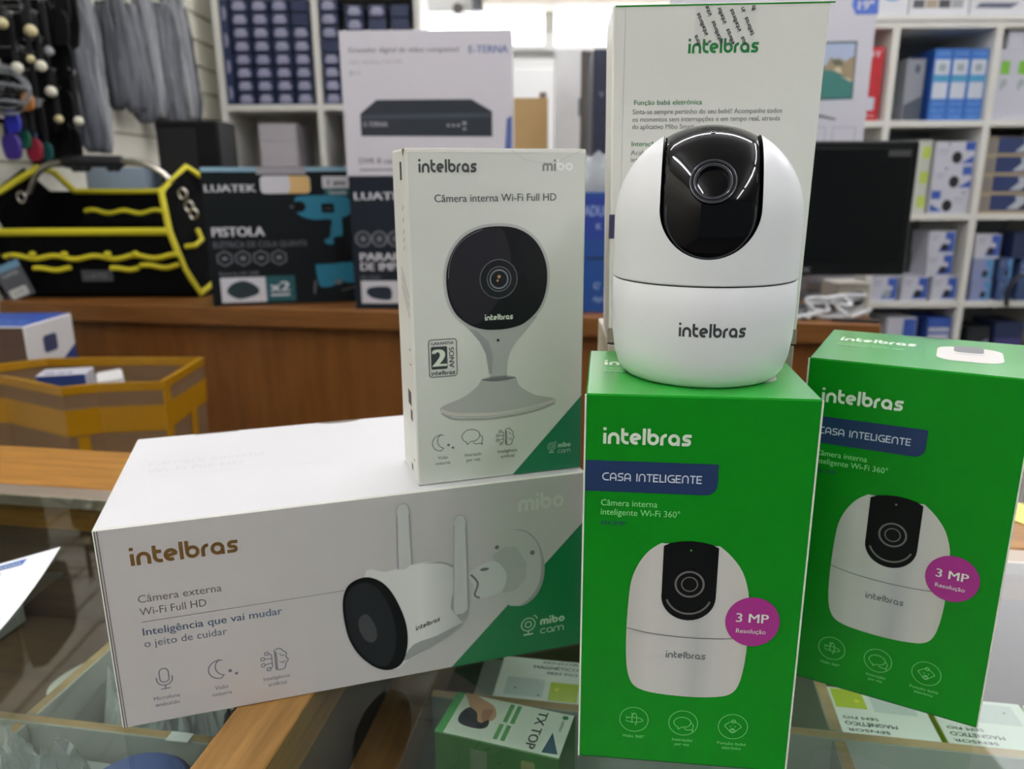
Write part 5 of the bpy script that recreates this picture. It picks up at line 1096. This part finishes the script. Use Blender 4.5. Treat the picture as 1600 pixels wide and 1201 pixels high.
# three blue boxes
for i, nm in enumerate(('left', 'middle', 'right')):
    pa, pb = (1451 + i * 27.8, 1478.5 + i * 27.8); q = atu((pa + pb) / 2, 180); wv = atu(pb, 180).x - atu(pa, 180).x; hv = atu(1500, 76).z - zr_[1]
    c = Carton('alarm_box', nm + ' of the three upright blue boxes with white squares', 'alarm box', (q.x - .0035, RU + .02, zr_[1] + .0004), 0, wv - .001, .16, hv, [mat('alarm_blue', (62, 118, 196), .42), mat('alarm_side_blue', (32, 78, 156), .42)], {'-x': 1}, group='upright blue boxes with white squares')
    W_ = wv * 1000; H_ = hv * 1000
    for z0, z1 in ((.64, .85), (.31, .54)):
        k = Ink(c.front); k.rect(W_ * .08, H_ * z0, W_ * .9, H_ * z1); o = k.build('white_panel', mat('panel_white', (206, 214, 224), .5), c.o)
        if z0 > .5: k = Ink(c.front, 1); k.rrect(W_ * .3, H_ * .69, W_ * .7, H_ * .79, 3); k.build('device_picture', mat('device_grey', (160, 172, 176), .5), o)
    k = Ink(c.front); k.rect(W_ * .05, H_ * .555, W_ * .95, H_ * .625); k.build('cyan_band', mat('alarm_cyan', (76, 160, 196), .45), c.o)
    k = Ink(c.front); k.text('ALARME', W_ * .15, W_ * .85, H_ * .915, H_ * .04, .03); k.build('title_lettering', mat('alarm_pale', (118, 158, 218), .45), c.o); k = Ink(c.front); k.text('sem fio', W_ * .15, W_ * .85, H_ * .22, H_ * .05, .02); k.text('kit 4', W_ * .2, W_ * .8, H_ * .12, H_ * .05, .02); k.text('casa', W_ * .2, W_ * .8, H_ * .04, H_ * .05, .02); k.build('small_lettering', mat('alarm_pale', (118, 158, 218), .45), c.o)
q = atu(1430, 182); c = Carton('grey_pack', 'grey box beside the three upright blue boxes', 'box', (q.x, RU + .05, zr_[1] + .0004), .1, .062, .12, .19, [mat('pack_grey', (150, 154, 162), .5)])
k = Ink(c.front); k.poly([(1, 1), (61, 1), (61, 78), (1, 50)]); k.build('dark_base', mat('pack_slate', (84, 92, 102), .5), c.o); k = Ink(c.front); k.disc(36, 160, 9, 14); k.build('seal', mat('pack_slate'), c.o)
q = atu(1376, 182); c = Carton('red_box', 'narrow red box beside the monitor box on the right shelves', 'box', (rx(1) - .062, RU + .02, zr_[1] + .0004), 0, .078, .14, .222, [mat('red_card', (190, 46, 54), .42)])
k = Ink(c.front); k.text('KIT', 14, 70, 192, 16, .03); k.text('linha', 12, 66, 12, 9); k.build('white_lettering', mat('panel_white'), c.o); k = Ink(c.front); k.rrect(24, 32, 62, 72, 5); k.build('white_square', mat('panel_white'), c.o)
# white boxes with green squares, right column
for i in range(3):
    c = Carton('detector_box', ('left', 'middle', 'right')[i] + ' white upright box with a green square in the right column', 'detector box', (rx(2) + .043 + i * .0555, RU + .02, zr_[1] + .0004), 0, .055, .15, .212, [BW], group='white boxes with green squares')
    k = Ink(c.front); k.rect(14, 138, 42, 178); k.build('green_square', mat('square_green', (122, 186, 62), .45), c.o)
    k = Ink(c.front); k.poly(spline([(20, 92), (18, 112), (26, 124), (37, 122), (39, 108), (29, 100), (27, 92)], 4, True)); k.build('detector_picture', mat('device_grey'), c.o)
c = Carton('detector_box', 'white box lying on the upright boxes with green squares', 'detector box', (rx(2) + .104, RU + .02, zr_[1] + .2132), 0, .125, .15, .054, [BW]); k = Ink(c.front); k.rect(50, 14, 100, 40); k.build('green_square', mat('square_green'), c.o)
# white and lime pair and three camera boxes, second row
for i in range(3):
    q = atu(1449, 205); c = Carton('lime_box', 'white and lime box behind the monitor edge, %s from the bottom' % ORD[i], 'box', (rx(1) + .125, RU + .03, zr_[2] + .0004 + i * .078), 0, .094, .14, .0775, [mat('box_white_warm', (204, 208, 198), .45)], group='white and lime boxes beside the monitor')
    k = Ink(c.front); k.rect(64, 20, 92, 58); k.build('lime_square', mat('lime_pale', (192, 212, 96), .45), c.o)
def cam_box(x, z, w_, h_, label, flip=False, dark=False, group=None, d=.13, base=None):
    c = Carton('dome_camera_box', label, 'camera box', (x, RU + .016, z), 0, w_, d, h_, [base or BW], group=group); W_ = w_ * 1000; H_ = h_ * 1000
    X = (lambda u: W_ - u) if flip else (lambda u: u)
    k = Ink(c.front); k.xf = lambda u, v: (X(u), v); k.rect(W_ * .74, H_ * .62, W_ * .985, H_ * .97); k.poly([(W_ * .66, H_ * .1), (W_ * .985, H_ * .42), (W_ * .985, H_ * .1)]); k.build('blue_print', BBL, c.o)
    k = Ink(c.front, 1); k.xf = lambda u, v: (X(u), v); k.poly(spline([(W_ * (.55 + .13 * math.cos(t * PI / 4)), H_ * (.34 + .25 * math.sin(t * PI / 4))) for t in range(8)], 3, True)); k.build('camera_picture', BDK, c.o)
    k = Ink(c.front); k.xf = lambda u, v: (X(u), v) if False else (u, v); x0_ = W_ * (.08 if not flip else .6)
    k.rect(x0_, H_ * .62, x0_ + W_ * .26, H_ * .66); k.rect(x0_, H_ * .48, x0_ + W_ * .22, H_ * .51); k.disc(x0_ + W_ * .24, H_ * .88, H_ * .07); k.build('text_lines', mat('box_lilac', (150, 152, 178), .5), c.o); return c
for i in range(3):
    cam_box(rx(1) + .243, zr_[2] + .0004 + i * .0765, .128, .0762, 'white and blue dome camera box, %s of the three stacked beside the monitor' % ('lowest', 'middle', 'topmost')[i], i == 0, group='dome camera boxes stacked beside the monitor')
# third row
def sq_box(px0, px1, py0, py1, zb, label, base=BW, blue=BBL, pic=BDK, group=None):
    a_ = atu(px0, py1); b_ = atu(px1, py0); w_ = b_.x - a_.x; h_ = abs(b_.z - a_.z)
    c = Carton('mini_camera_box', label, 'camera box', ((a_.x + b_.x) / 2, RU + .016, zb), 0, w_, .11, h_, [base], group=group); W_ = w_ * 1000; H_ = h_ * 1000
    k = Ink(c.front); k.poly([(W_ * .62, H_ * .96), (W_ * .98, H_ * .96), (W_ * .98, H_ * .1), (W_ * .4, H_ * .1), (W_ * .52, H_ * .4), (W_ * .82, H_ * .45), (W_ * .82, H_ * .62), (W_ * .62, H_ * .66)]); k.build('blue_print', blue, c.o)
    k = Ink(c.front, 1); k.disc(W_ * .63, H_ * .3, W_ * .15, H_ * .17, 14); k.build('camera_picture', pic, c.o)
    k = Ink(c.front); k.rect(W_ * .08, H_ * .78, W_ * .4, H_ * .83); k.rect(W_ * .08, H_ * .64, W_ * .34, H_ * .68); k.build('text_lines', mat('box_lilac'), c.o); return h_
z3 = zr_[3] + .0004
h_ = sq_box(1358, 1403, 432, 470, z3, 'leftmost white and blue box of the row under the monitor corner', pic=mat('device_grey'))
sq_box(1406, 1451, 432, 470, z3, 'middle white and blue box of the row under the monitor corner')
sq_box(1452, 1496, 432, 470, z3, 'rightmost white and blue box of the row under the monitor corner')
h2 = sq_box(1445, 1490, 396, 431, z3 + h_ + .0005, 'white and blue box stacked just right of the monitor edge, lower')
sq_box(1448, 1494, 358, 394, z3 + h_ + h2 + .001, 'white and blue box stacked just right of the monitor edge, upper')
PB = mat('box_periwinkle', (140, 150, 190), .45)
h_ = sq_box(1514, 1550, 432, 464, z3, 'lower blue grey box at the left of the right column', PB, BSK)
h2 = sq_box(1517, 1554, 397, 431, z3 + h_ + .0005, 'middle blue grey box at the left of the right column', PB, BSK)
sq_box(1522, 1566, 358, 396, z3 + h_ + h2 + .001, 'white and blue box on the blue grey boxes in the right column')
SB_ = mat('box_slate_blue', (70, 92, 136), .45)
h_ = sq_box(1556, 1582, 432, 464, z3, 'lower slate blue box in the right column', SB_, BSK); h2 = sq_box(1558, 1584, 397, 431, z3 + h_ + .0005, 'upper slate blue box in the right column', SB_, BSK)
sq_box(1586, 1622, 397, 464, z3, 'tall slate blue box at the right edge of the picture', SB_, SB_)
c = Carton('dark_navy_box', 'dark navy box at the right edge above the slate blue boxes', 'box', (atu(1598, 380).x + .004, RU + .016, z3 + h_ + h2 + .0012), 0, .075, .1, .085, [NB])
# second row right column: four stacked camera boxes with tan edges
for i in range(4):
    z = zr_[2] + .0004 + i * .0605
    c = Carton('bullet_camera_pack', 'navy and white camera box in the right column, %s from the bottom' % ORD[i], 'camera box', (rx(2) + .158, RU + .016, z), 0, .275, .14, .0602, [mat('tan_edge', (166, 150, 122), .55), NB], {'-y': 0}, group='navy and white camera boxes in the right column')
    k = Ink(c.front); k.rect(2, 8, 30, 56); k.build('spine_print', mat('spine_grey', (128, 124, 118), .5), c.o)
    k = Ink(c.front); k.rect(34, 10, 272, 59); k.build('navy_panel', mat('panel_navy', (40, 58, 104), .45), c.o)
    k = Ink(c.front, 1); k.poly([(92, 14), (122, 40), (116, 56), (160, 56), (150, 36), (178, 16)]); k.build('camera_picture', mat('picture_pale', (188, 196, 204), .5), c.o)
    k = Ink(c.front, 2); k.poly([(128, 14), (150, 32), (180, 18)]); k.build('picture_shade', BDK, c.o)
# fourth row
z4 = zr_[4] + .0004
for i, (pa, pb, base, lab) in enumerate(((1386, 1432, BW, 'white and blue box low on the right shelves above the right green box'), (1450, 1486, BBL, 'blue and white striped box low on the right shelves'), (1514, 1548, BDK, 'dark box low in the right column'), (1556, 1600, NB, 'navy box low in the right column at the picture edge'))):
    a_ = atu(pa, 500); b_ = atu(pb, 500); w_ = b_.x - a_.x
    c = Carton('low_shelf_box', lab, 'box', ((a_.x + b_.x) / 2, RU + .016, z4), 0, w_, .14, (.235, .232, .2, .215)[i], [base])
    W_ = w_ * 1000; H_ = (.235, .232, .2, .215)[i] * 1000
    k = Ink(c.front)
    if i == 0: k.rect(W_ * .55, H_ * .5, W_ * .98, H_ * .98); k.build('blue_print', BBL, c.o); k = Ink(c.front, 1); k.disc(W_ * .3, H_ * .62, 9, 12); k.build('camera_picture', BDK, c.o)
    elif i == 1: k.rect(3, H_ * .8, W_ - 3, H_ * .86); k.rect(3, H_ * .66, W_ - 3, H_ * .76); k.build('white_stripe', BW, c.o)
    elif i == 2: k.poly([(2, 120), (W_ - 2, 160), (W_ - 2, 110), (2, 90)]); k.build('pale_print', mat('box_lilac'), c.o)
    else: k.rect(4, H_ * .6, W_ - 4, H_ * .75); k.build('violet_print', mat('violet_print', (70, 66, 128), .5), c.o)
# black strap loop at the right edge
sp = MB(); q0 = [aty(x, y, RU - .03) for x, y in ((1572, 478), (1574, 458), (1582, 440), (1596, 430), (1612, 436), (1618, 458), (1618, 478))]
sp.tube(spline([tuple(v) for v in q0], 5), .011, 8, flat=.5); o = sp.build('headband', mat('headset_black', (16, 17, 20), .4), None, True); tag(o, 'black headset arch hanging at the shelf edge on the far right', 'headset')
# cartons on top of the right unit
zt = .7556
for i, (pa, pb, lab, kk) in enumerate(((1372, 1418, 'white box with a blue oval on top of the right shelves', 0), (1420, 1512, 'white box with grey pictures on top of the right shelves', 1), (1515, 1640, 'white box with a dark bar on top of the right shelves', 2))):
    a_ = aty(pa, 20, RU + .01); b_ = aty(pb, 20, RU + .01); w_ = b_.x - a_.x
    c = Carton('display_carton', lab, 'carton', ((a_.x + b_.x) / 2, RU + .01, zt), 0, w_, .25, .24, [mat('display_white', (226, 228, 232), .45)])
    W_ = w_ * 1000; k = Ink(c.front)
    if kk == 0: k.disc(40, 78, 42, 36); k.build('blue_oval', mat('oval_blue', (118, 172, 214), .5), c.o)
    elif kk == 1:
        for j, cc in enumerate(((96, 96, 100), (176, 160, 140), (84, 84, 88), (168, 172, 174))): k = Ink(c.front); k.rect(10 + j * 40, 22, 46 + j * 40, 46); k.build('grey_picture', mat('pic_grey_%d' % j, cc, .5), c.o)
    else: k.poly([(15, 22), (30, 36), (150, 36), (125, 20)]); k.build('dark_bar', mat('bar_ink', (104, 110, 128), .5), c.o)

# ------------------------------------------------------------------ things in the gap between the units
dt = thing('display_table', 'wooden table behind the counter carrying the dark case and the brown carton', 'table', (.20, 2.40, 0))
MB().cbox(-.42, .35, -.16, .26, .12, .15, .002).build('table_top', DKW, dt)
for x in (-.39, .32):
    for y in (-.13, .23): MB().cbox(x - .02, x + .02, y - .02, y + .02, FLOORZ + .0005, .1195, .002).build('leg', DKW, dt)
a_ = aty(803, 153, 2.45); b_ = aty(856, 225, 2.45)
c = Carton('brown_carton', 'brown cardboard carton seen between the recorder box and the silver panel', 'carton', ((a_.x + b_.x) / 2, 2.45, .1504), 0, b_.x - a_.x, .12, a_.z - .1504, [mat('kraft_light', (176, 146, 96), .6, noise=.05, nscale=30)])
k = Ink(c.front); k.line([(2, 196), (104, 196)], 1.5); k.rect(50, 20, 52, 190); k.build('flap_line', mat('kraft_shade', (150, 122, 78), .6), c.o)
o = MB().cbox(-.011, .011, 0, .02, 0, .018, .003).build('carton_knob', mat('knob_grey', (120, 112, 104), .5)); o.location = (a_.x + .088, 2.47, a_.z + .0006); tag(o, 'small grey block on the brown cardboard carton', 'block')
a_ = aty(866, 74, 2.9); b_ = aty(924, 225, 2.9)
sp_ = thing('silver_panel', 'tall silvery wrapped panel standing before the windows', 'panel', ((a_.x + b_.x) / 2, 2.9, FLOORZ + .001), math.radians(-3))
MB().cbox(-(b_.x - a_.x) / 2, (b_.x - a_.x) / 2, 0, .10, 0, a_.z - FLOORZ - .001, .006).build('body', mat('wrap_silver', (248, 251, 253), .3, metal=.0, noise=.12, nscale=14, bump=.5), sp_)
hz = aty(890, 168, 2.9).z - FLOORZ; MB().cbox(.020, .034, -.014, .004, hz - .03, hz + .03, .003).build('handle', mat('handle_grey', (120, 126, 132), .4), sp_)
a_ = aty(912, 80, 2.75); b_ = aty(930, 240, 2.75)
o = thing('grey_drape', 'grey brown hanging strip between the silver panel and the dark case', 'drape', ((a_.x + b_.x) / 2, 2.75, FLOORZ + .001)); m = MB()
n = 16; zz = a_.z - FLOORZ
m.add([(-.03 + .06 * i / n, .008 * math.sin(i * 1.4), z) for z in (0, zz) for i in range(n + 1)] + [(-.03 + .06 * i / n, .008 * math.sin(i * 1.4) + .004, z) for z in (0, zz) for i in range(n + 1)], [[i, i + 1, n + 2 + i, n + 1 + i] for i in range(n)] + [[2 * n + 2 + i + 1, 2 * n + 2 + i, 3 * n + 3 + i, 3 * n + 4 + i] for i in range(n)])
m.build('cloth', mat('drape_cloth', (116, 112, 108), .7, noise=.3, nscale=9), o, True)
a_ = aty(928, 76, 2.30); b_ = aty(1010, 245, 2.30)
NC = mat('case_navy', (42, 48, 66), .45)
c = Carton('slotted_case', 'dark navy case with slots left of the tall pale box', 'equipment case', ((a_.x + b_.x) / 2, 2.30, .1504), 0, b_.x - a_.x, .15, a_.z - .1504, [NC], None, 0, .004)
H_ = (a_.z - .1504) * 1000
for j in range(8): k = Ink(c.front); k.rect(34, H_ - 70 - j * 52, 140, H_ - 64 - j * 52); k.build('slot', mat('slot_dark', (26, 30, 42), .5), c.o)
k = Ink(c.front, 1); k.line([(18, H_ - 112), (24, H_ - 124), (30, H_ - 112)], 3); k.build('emblem', mat('emblem_pale', (140, 146, 160), .5), c.o)
q = aty(715, 9, 4.5); wcam = thing('wall_camera', 'small dark camera on the white wall above the windows', 'security camera', (q.x, 4.659, q.z))
MB().cbox(-.05, .05, -.04, 0, -.03, .03, .006).build('bracket', mat('bracket_white', (200, 200, 196), .5), wcam); MB().tube([(0, -.04, 0), (.0, -.14, -.01)], .028, 14).build('body', mat('cam_brown', (92, 84, 78), .5), wcam, True)

# ------------------------------------------------------------------ left wall: bagged cables and key chains on hooks
FILM = wood('grey_film', (26, 31, 37), (118, 122, 128), .32, (16, 16, 1.1)); FILM2 = wood('dark_grey_film', (9, 11, 15), (72, 77, 84), .3, (16, 16, 1.1)); FILM3 = wood('pale_film', (52, 57, 64), (162, 165, 168), .3, (15, 15, 1.0))  # vertical streaks paint the highlights of folded plastic into the colour
HOOK = mat('hook_steel', (170, 172, 172), .3, metal=.8)
rnd = random.Random(11)
def cable_bag(px, pyb, pyt, y, wpx, m, label, seed, lean=0.0):
    q = aty(px, pyb, y); zt_ = aty(px, max(pyt, -40), y).z; L_ = zt_ - q.z; w_ = wpx * y / FPX
    t = thing('cable_bag', label, 'cable bag', (q.x, y, q.z), math.radians(35), 'grey bagged cables on the left wall'); r_ = random.Random(seed)
    mb = MB(); n = 28; N_ = 22; V = []; Fs = []
    for i in range(N_ + 1):
        s_ = i / N_; ww = w_ / 2 * (.55 + .55 * math.sin(min(1, s_ * 3.2 + .25) * PI / 2)) * (1 - .35 * max(0, s_ - .75) / .25)
        if i == 0: ww *= .75
        for j in range(n):
            a_ = 2 * PI * j / n; k_ = 1 + .20 * math.sin(3 * a_ + seed + s_ * 4) + .12 * math.sin(7 * a_ + seed * 2) + r_.uniform(-.06, .06)
            V.append((ww * math.cos(a_) * k_ + lean * (1 - s_) * L_, ww * .55 * math.sin(a_) * k_, s_ * L_ + r_.uniform(-.003, .003) * (0 < i < N_)))
    for i in range(N_):
        for j in range(n): Fs.append([i * n + j, i * n + (j + 1) % n, (i + 1) * n + (j + 1) % n, (i + 1) * n + j])
    Fs += [list(range(n))[::-1], [N_ * n + j for j in range(n)]]
    mb.add(V, Fs); mb.build('sleeve', m, t, True, angle=180)
    if pyt > -40 or True:
        MB().tube([(0, 0, L_ - .004), (0, 0, L_ + .02)], .0015, 6).build('hook_loop', HOOK, t, True)
    zz = q.z + L_ + .016; hk = MB(); hk.tube([(q.x + .015, y, zz + .012), (q.x, y, zz), ((q.x + WX) / 2, y, zz), (WX + .004, y, zz)], .003, 6)
    o = hk.build('wall_hook', HOOK, None, True); tag(o, 'steel hook holding the ' + label.split(',')[0].split(' on ')[0], 'hook', 'steel hooks on the left wall')
BG = [(108, 228, 0, 2.15, 34, FILM2, 'dark grey bagged cable nearest the key chains'), (138, 238, 4, 2.23, 36, FILM, 'longest grey bagged cable, hanging behind the bag handle'), (160, 240, -20, 2.32, 24, FILM3, 'pale grey bagged cable right of the longest one'),
      (126, 190, -30, 2.41, 30, FILM3, 'short pale bagged cable behind the longest one'), (180, 172, 2, 2.46, 22, FILM2, 'short dark bagged cable with a brown tag'), (200, 176, -30, 2.53, 30, FILM, 'grey bagged cable in the middle of the left wall'), (222, 192, 6, 2.60, 30, FILM, 'grey bagged cable with a white end in the middle'),
      (240, 184, -30, 2.67, 24, FILM3, 'pale bagged cable left of the wide right one'), (266, 222, 4, 2.78, 42, FILM, 'wide grey bagged cable near the shelf unit'), (285, 190, -20, 2.93, 30, FILM3, 'pale bagged cable behind the wide one near the shelf unit'), (302, 194, 12, 3.09, 18, FILM2, 'thin dark bagged cable nearest the shelf unit')]
for i, (px, pb, pt, y, wv, m, lab) in enumerate(BG): cable_bag(px, pb, pt, y, wv, m, lab, i + 3, .06 if i % 2 else .03)
# key chains
KC = {'white': (222, 220, 200), 'cream': (206, 196, 150), 'blue': (44, 52, 170), 'purple': (62, 46, 128), 'red': (132, 26, 46), 'green': (22, 92, 70), 'light blue': (58, 96, 168), 'orange': (176, 112, 42), 'teal': (22, 84, 82), 'black': (14, 15, 17), 'silver': (140, 142, 146)}
def key_chain(px, py, colr, sz, label, y=1.84, shape='ball', L=.09):
    q = aty(px, py, y); t = thing('key_chain', label, 'key chain', (q.x, y, q.z), 0, 'key chains on the left wall'); m = mat('charm_' + colr.replace(' ', '_'), KC[colr], .45)
    mb = MB()
    if shape == 'ball': mb.ball((0, 0, 0), sz, 14)
    else: mb.prism(spline([(-sz * .7, -sz * 1.3), (sz * .6, -sz * 1.2), (sz * .8, sz * .6), (0, sz * 1.4), (-sz * .9, sz * .7)], 3, True), -sz * .35, sz * .35, 'y')
    mb.build('charm', m, t, shape == 'ball')
    MB().cbox(-.006, .006, -.0015, .0015, sz * .8, sz + L, .0008).build('strap', mat('strap_black', (18, 19, 22), .6), t)
    MB().tube([(.006 * math.cos(a_ * PI / 6), 0, sz + L + .005 + .006 * math.sin(a_ * PI / 6)) for a_ in range(13)], .0012, 6).build('key_ring', HOOK, t, True)
    zz = q.z + sz + L + .0105; hk = MB(); hk.tube([(q.x, y - .012, zz + .006), (q.x, y - .008, zz), (q.x, y + .02, zz), (WX + .004, y + .02, zz)], .0016, 6)
    o = hk.build('peg_hook', HOOK, None, True); tag(o, 'thin steel peg holding the ' + label.split(' with ')[0].split(' hanging')[0].replace('key chain', 'charm'), 'hook', 'thin pegs on the left wall')
for a_ in ((27, 106, 'white', .0125, 'white ball key chain hanging above the wire coil', 1.80), (64, 103, 'white', .0125, 'white ball key chain right of the wire coil', 1.84), (80, 143, 'white', .0125, 'lone white ball key chain beside the grey bags', 1.88), (123, 189, 'white', .011, 'white ball key chain against the long grey bag', 1.93), (92, 186, 'cream', .010, 'cream key chain above the tool bag grip', 1.90),
           (76, 80, 'silver', .011, 'silver ball key chain above the lone white ball', 1.86), (48, 92, 'cream', .009, 'cream key chain between the two white balls', 1.82), (48, 48, 'cream', .013, 'large cream key chain near the top left', 1.80), (3, 36, 'cream', .012, 'cream key chain at the left edge of the picture', 1.77)): key_chain(*a_)
for a_ in ((21, 190, 'blue', .017, 'bright blue key chain below the wire coil', 1.80, 'tag'), (20, 228, 'purple', .020, 'purple key chain over the tool bag', 1.80, 'tag'), (55, 233, 'red', .018, 'dark red key chain over the tool bag handle', 1.84, 'tag'), (40, 218, 'green', .014, 'green key chain beside the dark red one', 1.83, 'tag'), (51, 213, 'light blue', .010, 'light blue key chain above the dark red one', 1.86, 'tag'), (44, 158, 'orange', .014, 'orange key chain right of the wire coil', 1.83, 'tag'), (74, 236, 'teal', .014, 'dark teal key chain left of the grip', 1.88, 'tag'), (58, 160, 'silver', .008, 'small silver key chain beside the orange one', 1.86, 'tag'), (22, 214, 'red', .009, 'small red key chain above the purple one', 1.82, 'tag')): key_chain(*a_)
rnd = random.Random(5); i = 0
WORD = ('top left', 'upper left', 'left', 'upper', 'middle', 'lower', 'right', 'lowest')
for px, py, sz in ((10, 60, .03), (30, 30, .03), (60, 20, .028), (85, 40, .03), (20, 75, .03), (45, 72, .028), (70, 60, .026), (92, 90, .03), (12, 140, .036), (60, 130, .03), (72, 175, .034), (95, 165, .03), (40, 195, .032), (66, 205, .034), (88, 215, .036), (105, 225, .034), (8, 210, .03), (100, 125, .028), (36, 140, .03), (88, 10, .03), (12, 15, .03), (38, 8, .03)):
    lab = 'black pouch in the dark cluster on the left wall'
    q = aty(px, py, 1.875 + .0072 * i); i += 1; t = thing('key_pouch', lab, 'key pouch', q, 0, 'black pouches in the key chain cluster')
    MB().prism(spline([(-sz, -sz * 1.2), (0, -sz * 1.35), (sz * .9, -sz * 1.1), (sz, sz * .7), (sz * .3, sz * 1.2), (-sz * .9, sz * .9)], 3, True), -.003, .003, 'y').build('pouch', mat('pouch_black', (8, 9, 11), .6, spec=.2, noise=.4, nscale=40), t)
    MB().tube([(0, .004, sz), (0, .006, sz * 1.3), (0, .006, sz * 1.5)], .002, 6).build('cord', mat('strap_black', (18, 19, 22), .6), t, True)
for i_, (px, py, sz) in enumerate(((-20, 20, .085), (60, 10, .085), (-30, 110, .085), (50, 100, .09), (-20, 200, .085), (60, 195, .085), (20, 250, .06))):
    q = aty(px, py, 2.045 + .0125 * i_); t = thing('black_bag', 'large black pouch hanging flat against the left wall behind the key chains', 'pouch', q, 0, 'large black pouches on the left wall')
    MB().prism(spline([(-sz, -sz * 1.1), (0, -sz * 1.2), (sz, -sz * 1.05), (sz * 1.05, sz * .8), (sz * .4, sz * 1.15), (-sz * .9, sz)], 3, True), -.005, .005, 'y').build('pouch', mat('pouch_black'), t)
    MB().tube([(0, 0, sz * 1.0), (0, .004, sz * 1.25), (.0, .02, sz * 1.3)], .003, 6).build('cord', mat('strap_black'), t, True)
n_ = 0  # unseen pouches added so the showcase glass mirrors black instead of slats
for y in (1.10, 1.30, 1.50, 1.70):
    for z in (.36, .58, .80):
        t = thing('black_bag', 'unseen large black pouch added on the left wall to darken the glass reflection', 'pouch', (WX + .03 + .02 * (n_ % 2), y + .03 * (n_ % 3), z), PI / 2, 'unseen black pouches added to darken the glass reflection'); n_ += 1; sz = .095
        MB().prism(spline([(-sz, -sz * 1.1), (0, -sz * 1.2), (sz, -sz * 1.05), (sz * 1.05, sz * .8), (sz * .4, sz * 1.1), (-sz * .9, sz)], 3, True), -.005, .005, 'y').build('pouch', mat('pouch_black'), t)
        MB().tube([(0, 0, sz * 1.0), (0, .004, sz * 1.15), (0, .03 + .02 * (n_ % 2), sz * 1.18)], .003, 6).build('cord', mat('strap_black'), t, True)
wc_ = aty(8, 142, 1.78); t = thing('wire_coil', 'silver grey wire coil hanging at the left edge', 'cable', wc_)
for r_, dz in ((.054, 0), (.047, .004), (.050, -.006)): MB().tube([(r_ * math.cos(a_ * PI / 20), .004 * math.sin(a_), dz + r_ * .86 * math.sin(a_ * PI / 20)) for a_ in range(41)], .0022, 8).build('turn', mat('wire_grey', (128, 132, 134), .4), t, True)
MB().tube([(-.05, 0, .01), (.0, -.006, .014), (.048, 0, .006)], .004, 8).build('tie', mat('wire_grey'), t, True); MB().tube([(-.045, 0, -.022), (.0, -.006, -.02), (.04, 0, -.026)], .004, 8).build('tie', mat('wire_grey'), t, True)
# boxes on the counter behind the tool bag
a_ = aty(130, 262, 2.08); b_ = aty(226, 297, 2.08)
Carton('pale_blue_box', 'pale blue box behind the tool bag handle', 'box', ((a_.x + b_.x) / 2 + .004, 2.08, 0), 0, b_.x - a_.x, .10, a_.z, [mat('pale_blue_card', (150, 168, 186), .5)])
a_ = aty(240, 188, 2.10); b_ = aty(346, 260, 2.10)
c = thing('black_speaker', 'black cabinet standing between the tool bag and the white shelf unit', 'speaker', ((a_.x + b_.x) / 2, 2.10, 0)); w_ = b_.x - a_.x
MB().cbox(-w_ / 2, w_ / 2, 0, .14, 0.0002, a_.z, .006).build('cabinet', mat('cabinet_black', (14, 15, 18), .5, spec=.2), c)
MB().cbox(-w_ / 2 + .008, w_ / 2 - .06, -.003, .001, .02, a_.z - .02, .002).build('grille', mat('grille_black', (12, 12, 14), .7), c)
